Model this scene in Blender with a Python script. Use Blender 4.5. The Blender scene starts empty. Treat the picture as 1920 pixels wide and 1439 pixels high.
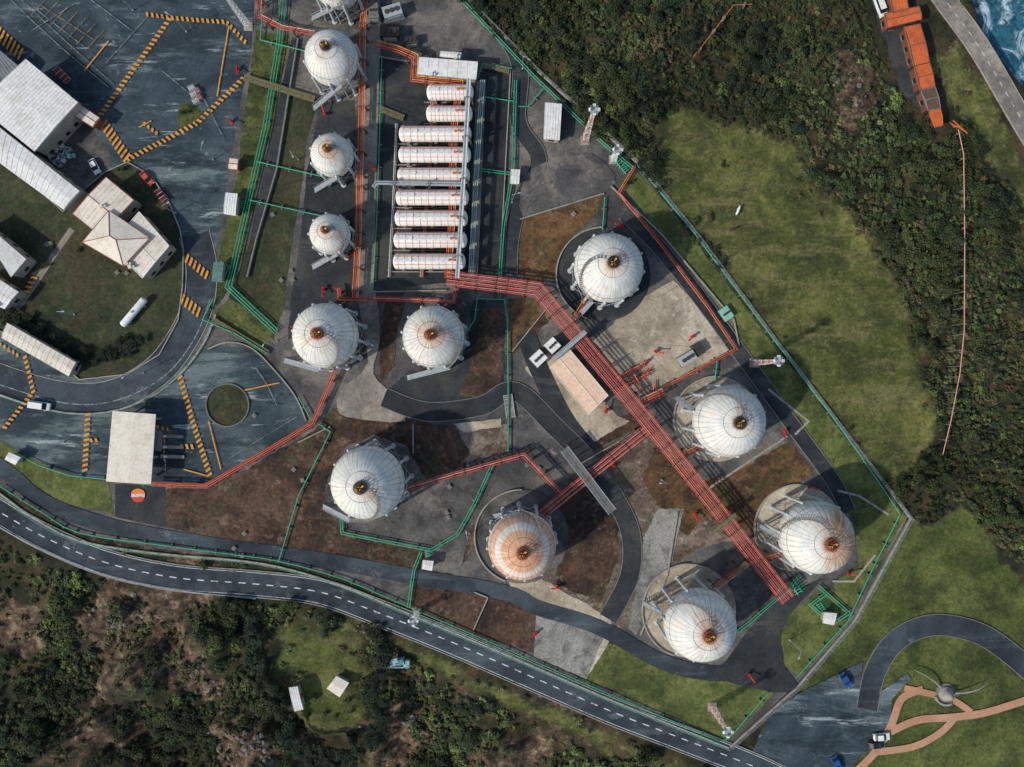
import bpy, math, random
import numpy as np
from mathutils import Vector, Matrix
from mathutils.geometry import tessellate_polygon
random.seed(7); rng=np.random.default_rng(7)
H=200.0; S=7.0
def W(x,y,z=0.0):
    k=(H-z)/H/S; return Vector(((x-960)*k,(719.5-y)*k,z))
scene=bpy.context.scene; COL=scene.collection
# ------------------------------------------------------------ materials
def hexc(h,k=1.0):
    h=h.lstrip('#'); o=[]
    for i in (0,2,4):
        c=int(h[i:i+2],16)/255; c=c/12.92 if c<=.04045 else ((c+.055)/1.055)**2.4
        o.append(min(c*k,.9))
    return (*o,1)
class NT:
    def __init__(s,name):
        s.m=bpy.data.materials.new(name); s.m.use_nodes=True; s.t=s.m.node_tree; s.b=s.t.nodes['Principled BSDF']
        s.L=s.t.links.new
    def node(s,t): return s.t.nodes.new(t)
    def put(s,sock,v):
        if isinstance(v,bpy.types.NodeSocket): s.L(v,sock)
        else: sock.default_value=v
    def pos(s,off=0,obj=False,stretch=None):
        if obj: p=s.node('ShaderNodeTexCoord').outputs['Object']
        else: p=s.node('ShaderNodeNewGeometry').outputs['Position']
        mp=s.node('ShaderNodeMapping'); s.L(p,mp.inputs[0]); mp.inputs['Location'].default_value=(off,off*1.7,off*.3)
        if stretch: mp.inputs['Rotation'].default_value=(0,0,stretch[0]); mp.inputs['Scale'].default_value=(stretch[1],stretch[2],1)
        return mp.outputs[0]
    def noise(s,v,sc,det=6,ro=.6,dist=0):
        n=s.node('ShaderNodeTexNoise'); s.L(v,n.inputs['Vector']); n.inputs['Scale'].default_value=sc
        n.inputs['Detail'].default_value=det; n.inputs['Roughness'].default_value=ro; n.inputs['Distortion'].default_value=dist
        return n.outputs['Fac']
    def ramp(s,f,stops):
        r=s.node('ShaderNodeValToRGB'); e=r.color_ramp.elements
        while len(e)<len(stops): e.new(.5)
        for i,(p,c) in enumerate(stops):
            e[i].position=p; e[i].color=c if len(c)==4 else (*c,1)
        s.L(f,r.inputs[0]); return r.outputs[0]
    def rng(s,f,a,b,c=0.,d=1.):
        r=s.node('ShaderNodeMapRange'); r.interpolation_type='SMOOTHSTEP'; s.put(r.inputs[0],f)
        for i,v in zip((1,2,3,4),(a,b,c,d)): r.inputs[i].default_value=v
        return r.outputs[0]
    def mix(s,f,a,b,mode='MIX'):
        r=s.node('ShaderNodeMix'); r.data_type='RGBA'; r.blend_type=mode
        s.put(r.inputs[0],f); s.put(r.inputs[6],a); s.put(r.inputs[7],b); return r.outputs[2]
    def math(s,op,a,b=0.):
        r=s.node('ShaderNodeMath'); r.operation=op; s.put(r.inputs[0],a); s.put(r.inputs[1],b); return r.outputs[0]
    def gain(s,col,v,lo,hi):
        g=s.rng(v,.32,.68,lo,hi); c=s.node('ShaderNodeCombineColor')
        for i in range(3): s.L(g,c.inputs[i])
        return s.mix(1.,col,c.outputs[0],'MULTIPLY')
    def bump(s,h,st=.4,d=.1):
        b=s.node('ShaderNodeBump'); b.inputs['Strength'].default_value=st; b.inputs['Distance'].default_value=d
        s.L(h,b.inputs['Height']); s.L(b.outputs[0],s.b.inputs['Normal'])
    def done(s,col,rough=.9,metal=0.):
        s.put(s.b.inputs['Base Color'],col); s.b.inputs['Roughness'].default_value=rough; s.b.inputs['Metallic'].default_value=metal
        s.b.inputs['Specular IOR Level'].default_value=.25
        return s.m
def gmat(name,cols,s=.05,fine=2.5,fa=.35,bump=.4,patches=(),rough=.92,k=1.0,obj=False):
    n=NT(name); off=random.uniform(0,500); v=n.pos(off,obj)
    f=n.noise(v,s,10,.7,.4); N=len(cols)
    col=n.ramp(f,[(.39+.22*i/max(1,N-1),hexc(c,k)) for i,c in enumerate(cols)])
    for (ps,lo,hi,c,st,*str_) in patches:
        vv=n.pos(off+ps*31,obj,str_[0] if str_ else None)
        pf=n.rng(n.noise(vv,ps,11,.74,.3),lo,hi,0.,st); col=n.mix(pf,col,hexc(c,k))
    fn=n.noise(v,fine,8,.78); col=n.gain(col,fn,1-fa,1+fa)
    n.bump(fn,bump,.15); return n.done(col,rough)
K=1.02
ASPH=gmat('yard_asphalt',['2b363b','3a464b','4d585b'],.05,1.5,.22,.2,[(.05,.5,.62,'76827f',.6,(.7,.5,2.2)),(.3,.59,.7,'9aa2a0',.5),(.11,.52,.62,'1f272b',.7,(1.0,.5,2.)),(1.2,.62,.72,'191e20',.4),(.1,.57,.63,'abb2b0',.65,(.3,.35,2.6))],k=K)
ASITE=gmat('site_asphalt',['403f3f','555350','716b63'],.06,1.5,.24,.2,[(.08,.51,.64,'857d72',.5),(.1,.52,.62,'303031',.65),(.35,.56,.67,'5a4535',.45),(.3,.6,.7,'a39b8d',.45),(.15,.58,.67,'4b4b36',.45)],k=K)
ADARK=gmat('dark_asphalt',['26292c','323537','43443f'],.06,1.5,.22,.2,[(.1,.54,.68,'63625d',.4,(.5,.4,2.)),(.3,.56,.66,'1e2021',.5),(.4,.6,.7,'4d3e31',.35),(.6,.62,.72,'7b7973',.3)],k=K)
AROAD=gmat('road_asphalt',['272d31','333a3f','434b4f'],.06,2.,.2,.2,[(.1,.53,.68,'5e6767',.5,(-.35,.3,2.5)),(.4,.58,.68,'1a1f22',.45),(.2,.59,.65,'727a78',.4)],k=K)
CONC=gmat('concrete_pavement',['726d65','888074','9b9385'],.08,1.2,.22,.2,[(.12,.49,.6,'5f5a53',.65),(.5,.58,.68,'b9af9d',.5),(.5,.56,.66,'47433e',.5),(.3,.58,.67,'6f5643',.4)],k=1.)
CLIGHT=gmat('pale_concrete',['8f836f','a89b85','beb29c'],.06,1.,.2,.15,[(.1,.49,.62,'776c5f',.65),(.35,.56,.67,'d3cab9',.5),(.45,.56,.66,'63584d',.55),(.2,.58,.66,'8f6e50',.45)],k=1.)
SOIL=gmat('reddish_bare_soil',['2b2320','433228','5a463a'],.09,1.,.42,.6,[(.12,.51,.61,'43452c',.65),(.25,.54,.64,'7b6554',.6),(.6,.53,.63,'1d1816',.6),(.3,.55,.64,'64412c',.65),(.9,.6,.7,'98846f',.5)],k=K)
SOILL=gmat('pale_dry_soil',['463b31','63554a','7d7062'],.09,1.,.4,.5,[(.12,.51,.61,'4b4d33',.6),(.3,.54,.64,'9c907f',.6),(.4,.54,.64,'332b26',.6),(.25,.56,.65,'704c36',.55),(.9,.6,.7,'b3a797',.5)],k=K)
RUST=gmat('orange_dry_grass',['3b2d22','5b432c','715539'],.09,1.,.43,.6,[(.15,.5,.61,'484829',.7),(.4,.53,.63,'271f19',.6),(.3,.56,.66,'84694a',.55)],k=K)
GRASS=gmat('mown_grass',['30381c','444b26','575b31'],.07,1.2,.38,.5,[(.12,.49,.61,'67673b',.65),(.22,.52,.62,'272c1b',.65),(.3,.56,.66,'5e513b',.6)],k=K)
GRASSD=gmat('dull_grass',['272e1d','353b27','45462e'],.07,1.2,.4,.5,[(.12,.48,.6,'42372a',.7),(.3,.54,.65,'4e5432',.6),(.5,.58,.68,'605440',.5)],k=K)
GRASSB=gmat('bright_grass',['3f4824','525a2d','646a39'],.07,1.2,.36,.5,[(.12,.49,.62,'737141',.65),(.2,.51,.61,'32391f',.7),(.4,.57,.67,'6a5c3f',.55)],k=K)
TERRA=gmat('terracotta_path',['a3785c','ad8265','b78c6f'],.1,1.5,.12,.1,[(.1,.52,.68,'97705a',.4)],k=K)
GRAVEL=gmat('grey_gravel',['5f5e5b','79776f','918e86'],.1,3.,.4,.5,[(.2,.5,.61,'454340',.6),(.4,.57,.67,'aaa69b',.5)],k=K)
def paint_ground(name,c,under,lo=.5,hi=.62,k=K):
    n=NT(name); v=n.pos(random.uniform(0,99)); f=n.rng(n.noise(v,.9,9,.75),lo,hi)
    col=n.mix(f,hexc(c,k),hexc(under,k)); return n.done(col,.8)
YEL=paint_ground('worn_yellow_paint','d09036','54493a',.5,.68)
WHP=paint_ground('worn_white_paint','c0c6c4','4a5054',.48,.68)
WHF=paint_ground('faded_white_paint','87908f','3a4448',.42,.6)
YEF=paint_ground('faded_yellow_paint','a2803f','3f4444',.42,.6)
REDP=paint_ground('worn_red_paint','c4442c','7a3a28',.55,.7)
ORGP=paint_ground('worn_orange_paint','dd7a3a','7a4a28',.55,.7)
def omat(name,c,rough=.55,metal=0.,dirt='3a342d',da=.35,ds=1.2,k=1.0):
    n=NT(name); v=n.pos(random.uniform(0,99)); f=n.noise(v,ds,7,.7)
    col=n.mix(n.rng(f,.45,.68,0.,da),hexc(c,k),hexc(dirt,k)); col=n.gain(col,n.noise(v,ds*6,4,.6),.88,1.1)
    return n.done(col,rough,metal)
WHITE=omat('white_paint','e0e0da',.5,0,'9a8d7c',.3)
LEGW=omat('weathered_leg_paint','b6bcba',.6,0,'7c6f60',.4)
ROOFW=omat('pale_metal_roof','dad7cf',.6,0,'a69f93',.4,.25)
ROOFC=omat('cream_roof','dad0be',.7,0,'ab9d86',.45,.4)
ROOFP=omat('pale_peach_roof','dfbfa3',.75,0,'c09d7c',.4,.3)
ROOFG=omat('grey_roof','7d7f80',.7,0,'4c4d4e',.4,.5)
ROOFO=omat('orange_roof','c76638',.7,0,'8a4a34',.65,.5)
ROOFD=omat('dark_rusty_roof','66503f',.8,0,'3a2e28',.55,.5)
WALLM=omat('rendered_wall','a89d8c',.85,0,'6d655a',.4,.5)
WALLO=omat('rusty_brown_wall','6b4535',.85,0,'40302a',.4,.5)
GLASS=omat('dark_glass','1d2730',.15,0,'10161b',.2)
RED=omat('red_pipe_paint','bd4c40',.55,0,'70342d',.45,.6)
PINK=omat('faded_red_pipe_paint','d8998a',.6,0,'ad6d5e',.5,.6)
DRED=omat('dark_red_pipe_paint','6f3029',.6,0,'3f201c',.5,.8)
ORG=omat('orange_pipe_paint','cc7440',.55,0,'8a4c2e',.45,.8)
YELP=omat('yellow_pipe_paint','dba53a',.5,0,'7a5522',.4,.8)
GRN=omat('green_pipe_paint','3b9c74',.55,0,'27604c',.35,.8)
GRN2=omat('pale_green_paint','86b8a2',.6,0,'4a7565',.4,.8)
STEEL=omat('galvanised_steel','a6acad',.5,.1,'65605a',.4,.8)
STAIR=omat('dull_stair_steel','85827a',.6,.1,'5a4f45',.5,.8)
DSTEEL=omat('dark_steel','45413d',.6,.2,'4b3323',.5)
CWALL=omat('weathered_concrete','9a9488',.9,0,'5f5a50',.6,.4)
CWALLG=omat('grey_concrete','75736d',.9,0,'45433e',.55,.5)
TYRE=omat('black_rubber','15161a',.9,0,'26231f',.3)
OCHRE=omat('ochre_grating','757052',.85,0,'4b4a36',.5,.8)
BLUE=omat('blue_car_paint','24508c',.3,0,'16325a',.2)
BLACK=omat('dark_car_paint','22272d',.3,0,'15181c',.2)
BARK=omat('bark','43352a',.95,0,'2a2119',.5)
REDB=omat('red_brown_trim','8f4c3a',.8,0,'6b4438',.5)
def leafmat():
    n=NT('foliage'); a=n.node('ShaderNodeVertexColor'); a.layer_name='col'
    v=n.pos(3); col=n.gain(a.outputs[0],n.noise(v,.25,7,.65),.7,1.35)
    return n.done(col,.9)
LEAF=leafmat()
def shellmat():
    n=NT('weathered_white_tank_shell'); tc=n.node('ShaderNodeTexCoord').outputs['Object']
    nv=n.node('ShaderNodeVectorMath'); nv.operation='NORMALIZE'; n.L(tc,nv.inputs[0])
    sp=n.node('ShaderNodeSeparateXYZ'); n.L(nv.outputs[0],sp.inputs[0]); x,y,z=sp.outputs
    th=n.math('ARCCOSINE',z); az=n.math('ARCTAN2',y,x)
    ra=n.node('ShaderNodeAttribute'); ra.attribute_type='OBJECT'; ra.attribute_name='rust'
    ba=n.node('ShaderNodeAttribute'); ba.attribute_type='OBJECT'; ba.attribute_name='band'
    sa=n.node('ShaderNodeAttribute'); sa.attribute_type='OBJECT'; sa.attribute_name='side_rust'
    rnd=n.node('ShaderNodeObjectInfo').outputs['Random']
    cb=n.node('ShaderNodeCombineXYZ'); n.L(n.math('MULTIPLY',n.math('COSINE',az),4.),cb.inputs[0]); n.L(n.math('MULTIPLY',n.math('SINE',az),4.),cb.inputs[1])
    n.L(n.math('ADD',n.math('MULTIPLY',th,.3),n.math('MULTIPLY',rnd,50.)),cb.inputs[2])
    st=n.noise(cb.outputs[0],4.,8,.8)
    ad=n.node('ShaderNodeVectorMath'); ad.operation='ADD'; n.L(nv.outputs[0],ad.inputs[0]); n.L(rnd,ad.inputs[1])
    mo=n.noise(ad.outputs[0],2.6,9,.74)
    big=n.noise(ad.outputs[0],1.1,3,.5)
    f=n.math('ADD',n.math('SUBTRACT',n.math('MULTIPLY',ra.outputs['Fac'],1.2),n.math('MULTIPLY',th,1.0)),n.math('MULTIPLY',n.math('SUBTRACT',st,.5),3.2))
    f=n.math('ADD',f,n.math('MULTIPLY',n.math('SUBTRACT',big,.5),1.8))
    f=n.math('ADD',f,n.math('MULTIPLY',sa.outputs['Fac'],x))
    f=n.rng(f,-.05,.9)
    b1=n.rng(th,.74,.6); b2=n.math('MULTIPLY',n.rng(th,.86,.94),n.rng(th,1.5,1.3))
    bb=n.math('MULTIPLY',n.math('MAXIMUM',b1,n.math('MULTIPLY',b2,.8)),ba.outputs['Fac'])
    bb=n.math('MULTIPLY',bb,n.rng(st,.3,.6,.55,1.))
    f=n.math('MAXIMUM',n.math('MULTIPLY',f,n.math('SUBTRACT',1.,n.math('MULTIPLY',ba.outputs['Fac'],.6))),bb)
    col=n.mix(n.rng(mo,.42,.62,0.,.7),hexc('dcd9ce'),hexc('b0b8b7'))
    col=n.mix(n.rng(mo,.34,.47,.5,0.),col,hexc('ccb79b'))
    col=n.mix(n.rng(st,.48,.68,0.,.5),col,hexc('a08d75'))
    rc=n.mix(ba.outputs['Fac'],n.mix(n.rng(st,.45,.6),hexc('c2936a'),hexc('97643f')),n.mix(n.rng(st,.42,.6),hexc('d6945c'),hexc('b06a36')))
    col=n.mix(n.math('MULTIPLY',f,.88),col,rc)
    core=n.rng(th,.25,.13,0.,.75); col=n.mix(core,col,hexc('6f4026'))
    fr=n.math('FRACT',n.math('MULTIPLY',az,36/(2*math.pi)))
    ln=n.rng(n.math('ABSOLUTE',n.math('SUBTRACT',fr,.5)),.40,.48,0.,.48)
    ln=n.math('MULTIPLY',ln,n.rng(th,.1,.4,.4,1.))
    fr2=n.math('FRACT',n.math('MULTIPLY',th,1.3)); l2=n.rng(n.math('ABSOLUTE',n.math('SUBTRACT',fr2,.5)),.485,.495,0.,.15)
    col=n.mix(n.math('MAXIMUM',ln,l2),col,n.mix(ba.outputs['Fac'],hexc('755f4a'),hexc('7d4a2a')))
    return n.done(col,.6)
SHELL=shellmat()
def bulletmat():
    n=NT('cream_white_tank'); v=n.pos(5,stretch=(0,.6,3.)); v2=n.pos(9)
    col=n.mix(n.rng(n.noise(v2,.5,7,.7),.45,.65,0.,.5),hexc('e8e3da'),hexc('d5c8b8'))
    col=n.mix(n.rng(n.noise(v,.8,7,.75),.55,.7,0.,.55),col,hexc('c8967a')); return n.done(col,.5)
BULL=bulletmat()
# ------------------------------------------------------------ mesh builder
def newobj(name,me,parent=None,loc=(0,0,0)):
    o=bpy.data.objects.new(name,me); COL.objects.link(o); o.location=loc
    if parent: o.parent=parent
    return o
def tag(o,label,cat,group=None):
    o["label"]=label; o["category"]=cat
    if group: o["group"]=group
    return o
def empty(name,loc,label,cat,group=None):
    o=bpy.data.objects.new(name,None); o.empty_display_size=.5; COL.objects.link(o); o.location=loc
    return tag(o,label,cat,group)
def Z3(v): return Vector((v[0],v[1],v[2] if len(v)>2 else 0.))
class MB:
    def __init__(s): s.v=[];s.f=[];s.m=[];s.s=[]
    def add(s,vs,fs,m=0,sm=False):
        b=len(s.v); s.v+= [tuple(q) for q in vs]
        for f in fs: s.f.append([b+i for i in f]); s.m.append(m); s.s.append(sm)
    def box(s,c,sz,rot=0,m=0):
        c=Z3(c); ca,sa=math.cos(rot),math.sin(rot); vs=[]
        for dz in (-.5,.5):
            for dx,dy in ((-.5,-.5),(.5,-.5),(.5,.5),(-.5,.5)):
                a,b=dx*sz[0],dy*sz[1]; vs.append((c.x+a*ca-b*sa,c.y+a*sa+b*ca,c.z+dz*sz[2]))
        s.add(vs,[(3,2,1,0),(4,5,6,7),(0,1,5,4),(1,2,6,5),(2,3,7,6),(3,0,4,7)],m)
    def bar(s,a,b,w,h,m=0):
        a=Z3(a);b=Z3(b); d=(b-a)
        if d.length<1e-5: return
        d.normalize(); sd=d.cross(Vector((0,0,1)))
        if sd.length<1e-3: sd=Vector((1,0,0))
        sd.normalize(); up=sd.cross(d); vs=[]
        for p in (a,b):
            for i,j in ((-1,-1),(1,-1),(1,1),(-1,1)): vs.append(p+sd*(i*w/2)+up*(j*h/2))
        s.add(vs,[(0,1,2,3),(7,6,5,4),(0,4,5,1),(1,5,6,2),(2,6,7,3),(3,7,4,0)],m)
    def cyl(s,a,b,r,n=10,r2=None,m=0):
        a=Z3(a);b=Z3(b); r2=r if r2 is None else r2; d=(b-a).normalized(); u=d.cross(Vector((0,0,1)))
        if u.length<1e-3: u=Vector((1,0,0))
        u.normalize(); w=d.cross(u); vs=[]
        for p,q in ((a,r),(b,r2)):
            for i in range(n):
                t=2*math.pi*i/n; vs.append(p+u*(q*math.cos(t))+w*(q*math.sin(t)))
        s.add(vs,[(i,(i+1)%n,n+(i+1)%n,n+i) for i in range(n)],m,True)
        s.add(vs[:n],[tuple(range(n-1,-1,-1))],m); s.add(vs[n:],[tuple(range(n))],m)
    def rev(s,c,prof,n=24,m=0,axis='z',ang=0):
        c=Z3(c); vs=[]; k=len(prof)
        for r,h in prof:
            for i in range(n):
                t=2*math.pi*i/n; a,b=r*math.cos(t),r*math.sin(t)
                if axis=='z': vs.append(c+Vector((a,b,h)))
                else: vs.append(c+Vector((h*math.cos(ang)-a*math.sin(ang),h*math.sin(ang)+a*math.cos(ang),b)))
        fs=[]
        for j in range(k-1):
            for i in range(n): fs.append((j*n+i,j*n+(i+1)%n,(j+1)*n+(i+1)%n,(j+1)*n+i))
        s.add(vs,fs,m,True)
    def tube(s,pts,r,n=8,m=0,closed=False):
        pts=[Z3(p) for p in pts]; N=len(pts); vs=[]
        for i,p in enumerate(pts):
            if closed: a=pts[i-1]; b=pts[(i+1)%N]; d1=(p-a).normalized(); d2=(b-p).normalized()
            else:
                d1=(p-pts[i-1]).normalized() if i else (pts[1]-p).normalized()
                d2=(pts[i+1]-p).normalized() if i<N-1 else d1
            d=d1+d2; d=d.normalized() if d.length>1e-4 else d1
            c=max(.5,d.dot(d1)); sd=d.cross(Vector((0,0,1)))
            if sd.length<1e-3: sd=Vector((1,0,0))
            sd.normalize(); up=sd.cross(d)
            for k in range(n):
                t=2*math.pi*k/n; vs.append(p+sd*(r/c*math.cos(t))+up*(r*math.sin(t)))
        fs=[]
        for i in range(N if closed else N-1):
            j=(i+1)%N
            for k in range(n): fs.append((i*n+k,i*n+(k+1)%n,j*n+(k+1)%n,j*n+k))
        s.add(vs,fs,m,True)
    def prism(s,poly,z0,z1,m=0):
        n=len(poly); vs=[(p[0],p[1],z0) for p in poly]+[(p[0],p[1],z1) for p in poly]
        s.add(vs,[(i,(i+1)%n,n+(i+1)%n,n+i) for i in range(n)],m)
        tri=tessellate_polygon([[Vector((p[0],p[1],0)) for p in poly]])
        s.add(vs[n:],[tuple(t) for t in tri],m)
    def mesh(s,name,mats):
        me=bpy.data.meshes.new(name); me.from_pydata(s.v,[],s.f)
        for q in (mats if isinstance(mats,(list,tuple)) else [mats]): me.materials.append(q)
        me.polygons.foreach_set('material_index',s.m); me.polygons.foreach_set('use_smooth',s.s); me.update(); return me
    def obj(s,name,mats,parent=None,loc=(0,0,0)): return newobj(name,s.mesh(name,mats),parent,loc)
def smooth(pts,n=6,closed=False):
    P=[Vector((p[0],p[1])) for p in pts]; N=len(P); out=[]
    for i in range(N if closed else N-1):
        if closed: a,b,c,d=P[i-1],P[i],P[(i+1)%N],P[(i+2)%N]
        else: a,b,c,d=P[max(0,i-1)],P[i],P[i+1],P[min(N-1,i+2)]
        for k in range(n):
            t=k/n; q=.5*((2*b)+(c-a)*t+(2*a-5*b+4*c-d)*t*t+(-a+3*b-3*c+d)*t**3); out.append((q.x,q.y))
    if not closed: out.append((P[-1].x,P[-1].y))
    return out
def offset(pts,d):
    P=[Vector((p[0],p[1])) for p in pts]; out=[]
    for i,p in enumerate(P):
        d1=(p-P[i-1]).normalized() if i else (P[1]-p).normalized()
        d2=(P[i+1]-p).normalized() if i<len(P)-1 else d1
        t=(d1+d2).normalized(); nrm=Vector((-t.y,t.x)); c=max(.4,t.dot(d1)); q=p+nrm*(d/c)
        out.append((q.x,q.y)+tuple(pts[i][2:]))
    return out
def circ(cx,cy,r,n=40): return [(cx+r*math.cos(2*math.pi*i/n),cy+r*math.sin(2*math.pi*i/n)) for i in range(n)]
def rag(poly,amp=2.5,step=5):
    out=[];N=len(poly); ox=oy=0.
    for i in range(N):
        a=Vector(poly[i]);b=Vector(poly[(i+1)%N]); k=max(1,int((b-a).length/step))
        for j in range(k):
            ox=ox*.75+random.uniform(-amp,amp)*.9; oy=oy*.75+random.uniform(-amp,amp)*.9
            q=a.lerp(b,j/k); out.append((q.x+ox,q.y+oy))
    return out
SHEETS=[]; zi=[0]
def nextz(): zi[0]+=1; return .004*zi[0]
def inpoly(x,y,poly):
    c=False;j=len(poly)-1
    for i in range(len(poly)):
        xi,yi=poly[i];xj,yj=poly[j]
        if (yi>y)!=(yj>y) and x<(xj-xi)*(y-yi)/(yj-yi)+xi: c=not c
        j=i
    return c
def sheet(name,poly,mat,smo=0,ragg=0,z=None):
    if smo: poly=smooth(poly,smo,True)
    if ragg: poly=rag(poly,ragg)
    wp=[tuple(W(*p)[:2]) for p in poly]; z=nextz() if z is None else z
    tri=tessellate_polygon([[Vector((p[0],p[1],0)) for p in wp]])
    me=bpy.data.meshes.new(name); fs=[]
    for t in tri:
        a,b,c=[Vector(wp[i]) for i in t]
        fs.append(tuple(t) if (b-a).cross(c-a)>0 else tuple(reversed(t)))
    me.from_pydata([(p[0],p[1],z) for p in wp],[],fs); me.materials.append(mat)
    o=newobj(name,me); o["kind"]="structure"; SHEETS.append((wp,z)); return o
def ribbon_poly(pts,w):
    wp=[tuple(W(*p)[:2]) for p in pts]; l=offset(wp,w/2); r=offset(wp,-w/2); return l,r
def road(name,pts,wpx,mat,smo=6,kerb=None,z=None):
    if smo: pts=smooth(pts,smo)
    l,r=ribbon_poly(pts,wpx/S); z=nextz() if z is None else z; n=len(l)
    me=bpy.data.meshes.new(name); me.from_pydata([(p[0],p[1],z) for p in l+r],[],[(n+i,n+i+1,i+1,i) for i in range(n-1)])
    me.materials.append(mat); o=newobj(name,me); o["kind"]="structure"; SHEETS.append((l+r[::-1],z))
    if kerb:
        for side,L in ((1,l),(-1,r)):
            mb=MB(); kl=offset(L,.12*side)
            for i in range(n-1): mb.bar((*kl[i],.05+z/2),(*kl[i+1],.05+z/2),.2,.14+z)
            k=mb.obj('kerb',kerb); k["kind"]="structure"
    return o
def gz(x,y):
    m=0.
    for wp,z in SHEETS:
        if z>m and inpoly(x,y,wp): m=z
    return m
def kerb(pts,mat=None,w=.25,h=.18,closed=False,smo=0,name='kerb'):
    if smo: pts=smooth(pts,smo,closed)
    P=[W(*p) for p in pts]
    if closed: P.append(P[0])
    mb=MB()
    for i in range(len(P)-1): mb.bar((P[i].x,P[i].y,h/2+.15),(P[i+1].x,P[i+1].y,h/2+.15),w,h+.3)
    o=mb.obj(name,mat or CWALL); o["kind"]="structure"; return o
def hatch(pts,w=9,bar=4.5,gap=5.,mat=None,skew=.35,smo=0):
    if smo: pts=smooth(pts,smo)
    mb=MB(); z=nextz(); acc=0.
    for i in range(len(pts)-1):
        a=Vector(pts[i]);b=Vector(pts[i+1]); L=(b-a).length; d=(b-a)/L; nr=Vector((-d.y,d.x)); t=acc
        while t<L:
            c=a+d*t; ww=w/2
            q=[c+nr*ww+d*(ww*skew),c+nr*ww+d*(ww*skew+bar),c-nr*ww+d*(bar-ww*skew),c-nr*ww-d*(ww*skew)]
            wq=[W(p.x,p.y) for p in q]; mb.add([(p.x,p.y,z) for p in wq],[(0,1,2,3)]); t+=bar+gap
        acc=t-L
    o=mb.obj('road_marking',mat or YEL); o["kind"]="structure"; return o
def line(pts,w=1.6,mat=None,smo=0,name='road_marking'):
    return road(name,pts,w,mat or YEL,smo)
# ------------------------------------------------------------ area polygons (survey coordinates)
SITE=[(-260,-300),(640,-300),(862,-2),(1000,136),(1198,318),(1300,448),(1450,645),(1702,970),(1600,1160),(1492,1285),(1366,1398),(1150,1305),(960,1222),(770,1142),(640,1085),(520,1054),(300,1030),(150,1002),(60,950),(-20,900),(-260,800)]
LROAD=[(-200,850),(-60,925),(0,960),(90,1010),(200,1055),(330,1083),(480,1095),(600,1110),(700,1145),(850,1205),(1000,1270),(1150,1335),(1280,1385),(1420,1440),(1520,1490)]
COAST=[(1690,-120),(1763,-10),(1835,90),(1920,235),(2010,380)]
FIELD=[(1205,300),(1230,250),(1262,200),(1320,195),(1380,208),(1440,245),(1500,300),(1560,360),(1620,430),(1665,500),(1700,580),(1738,660),(1748,760),(1730,850),(1690,900),(1678,930),(1450,640)]
HILL=[(1702,968),(1745,1010),(1800,948),(1860,1010),(1930,1085),(2100,1180),(2100,1600),(1300,1600),(1380,1405),(1500,1290)]
CLEAR=[(500,1180),(560,1155),(610,1175),(650,1160),(690,1195),(680,1230),(700,1262),(670,1290),(705,1335),(668,1385),(600,1398),(565,1380),(545,1335),(515,1290),(500,1250),(520,1215)]
VERGE=[(700,1185),(1000,1315),(1300,1430),(1330,1460),(1200,1450),(1050,1370),(900,1305),(760,1230)]
ROCKS=[[(150,1110),(260,1130),(330,1180),(340,1240),(400,1290),(380,1330),(320,1260),(230,1190),(140,1150)],[(660,1360),(760,1340),(800,1400),(760,1480),(700,1480)],[(1540,100),(1590,90),(1625,160),(1640,210),(1605,235),(1560,190)],[(390,1350),(470,1360),(520,1420),(480,1480),(400,1440)],[(0,1120),(60,1150),(70,1220),(40,1240),(-40,1200)]]
COASTG=[(1740,120),(1790,90),(1850,190),(1930,330),(1960,420),(1880,350),(1810,250)]
WATER=[(1700,-260),(1824,-5),(1850,70),(1925,168),(2060,330),(2600,700),(30000,700),(30000,-30000),(1700,-30000)]
ORNG=[(1610,-100),(1760,-100),(1780,80),(1790,250),(1740,260),(1690,180),(1640,60)]
# ------------------------------------------------------------ terrain
def sdist(X,Y,poly):
    P=np.array([tuple(W(*p)[:2]) for p in poly]); D=np.full(X.shape,1e18); ins=np.zeros(X.shape,bool)
    for i in range(len(P)):
        a=P[i-1];b=P[i]; e=b-a; L=max(e@e,1e-9); t=np.clip(((X-a[0])*e[0]+(Y-a[1])*e[1])/L,0,1)
        D=np.minimum(D,(X-a[0]-t*e[0])**2+(Y-a[1]-t*e[1])**2)
        if abs(e[1])>1e-9:
            c=((a[1]>Y)!=(b[1]>Y))&(X<e[0]*(Y-a[1])/e[1]+a[0]); ins^=c
    D=np.sqrt(D); return np.where(ins,-D,D)
def vnoise(X,Y,seed,sc,oct=4):
    r=np.random.default_rng(seed); T=r.random((257,257)); out=np.zeros(X.shape); amp=1;tot=0
    for o in range(oct):
        u=(X*sc+1000.3*(o+1))%256; v=(Y*sc+777.7*(o+1))%256; i=np.floor(u).astype(int);j=np.floor(v).astype(int); fu=u-i;fv=v-j
        fu=fu*fu*(3-2*fu);fv=fv*fv*(3-2*fv)
        out+=amp*((T[i,j]*(1-fu)+T[i+1,j]*fu)*(1-fv)+(T[i,j+1]*(1-fu)+T[i+1,j+1]*fu)*fv); tot+=amp; amp*=.5; sc*=2.03
    return out/tot
def sst(x,a,b): t=np.clip((x-a)/(b-a),0,1); return t*t*(3-2*t)
far=[170,180,200,240,320,500,900,1800,4000]
xs=np.array([-f for f in far[::-1]]+list(np.arange(-160,160.1,1.0))+far); ys=np.array([-f for f in far[::-1]]+list(np.arange(-125,125.1,1.0))+[140,155]+far)
X,Y=np.meshgrid(xs,ys)
lr=ribbon_poly(smooth(LROAD,4),56/S); cr=ribbon_poly(smooth(COAST,4),50/S)
def unW(p): return (p[0]*S+960,719.5-p[1]*S)
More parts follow.
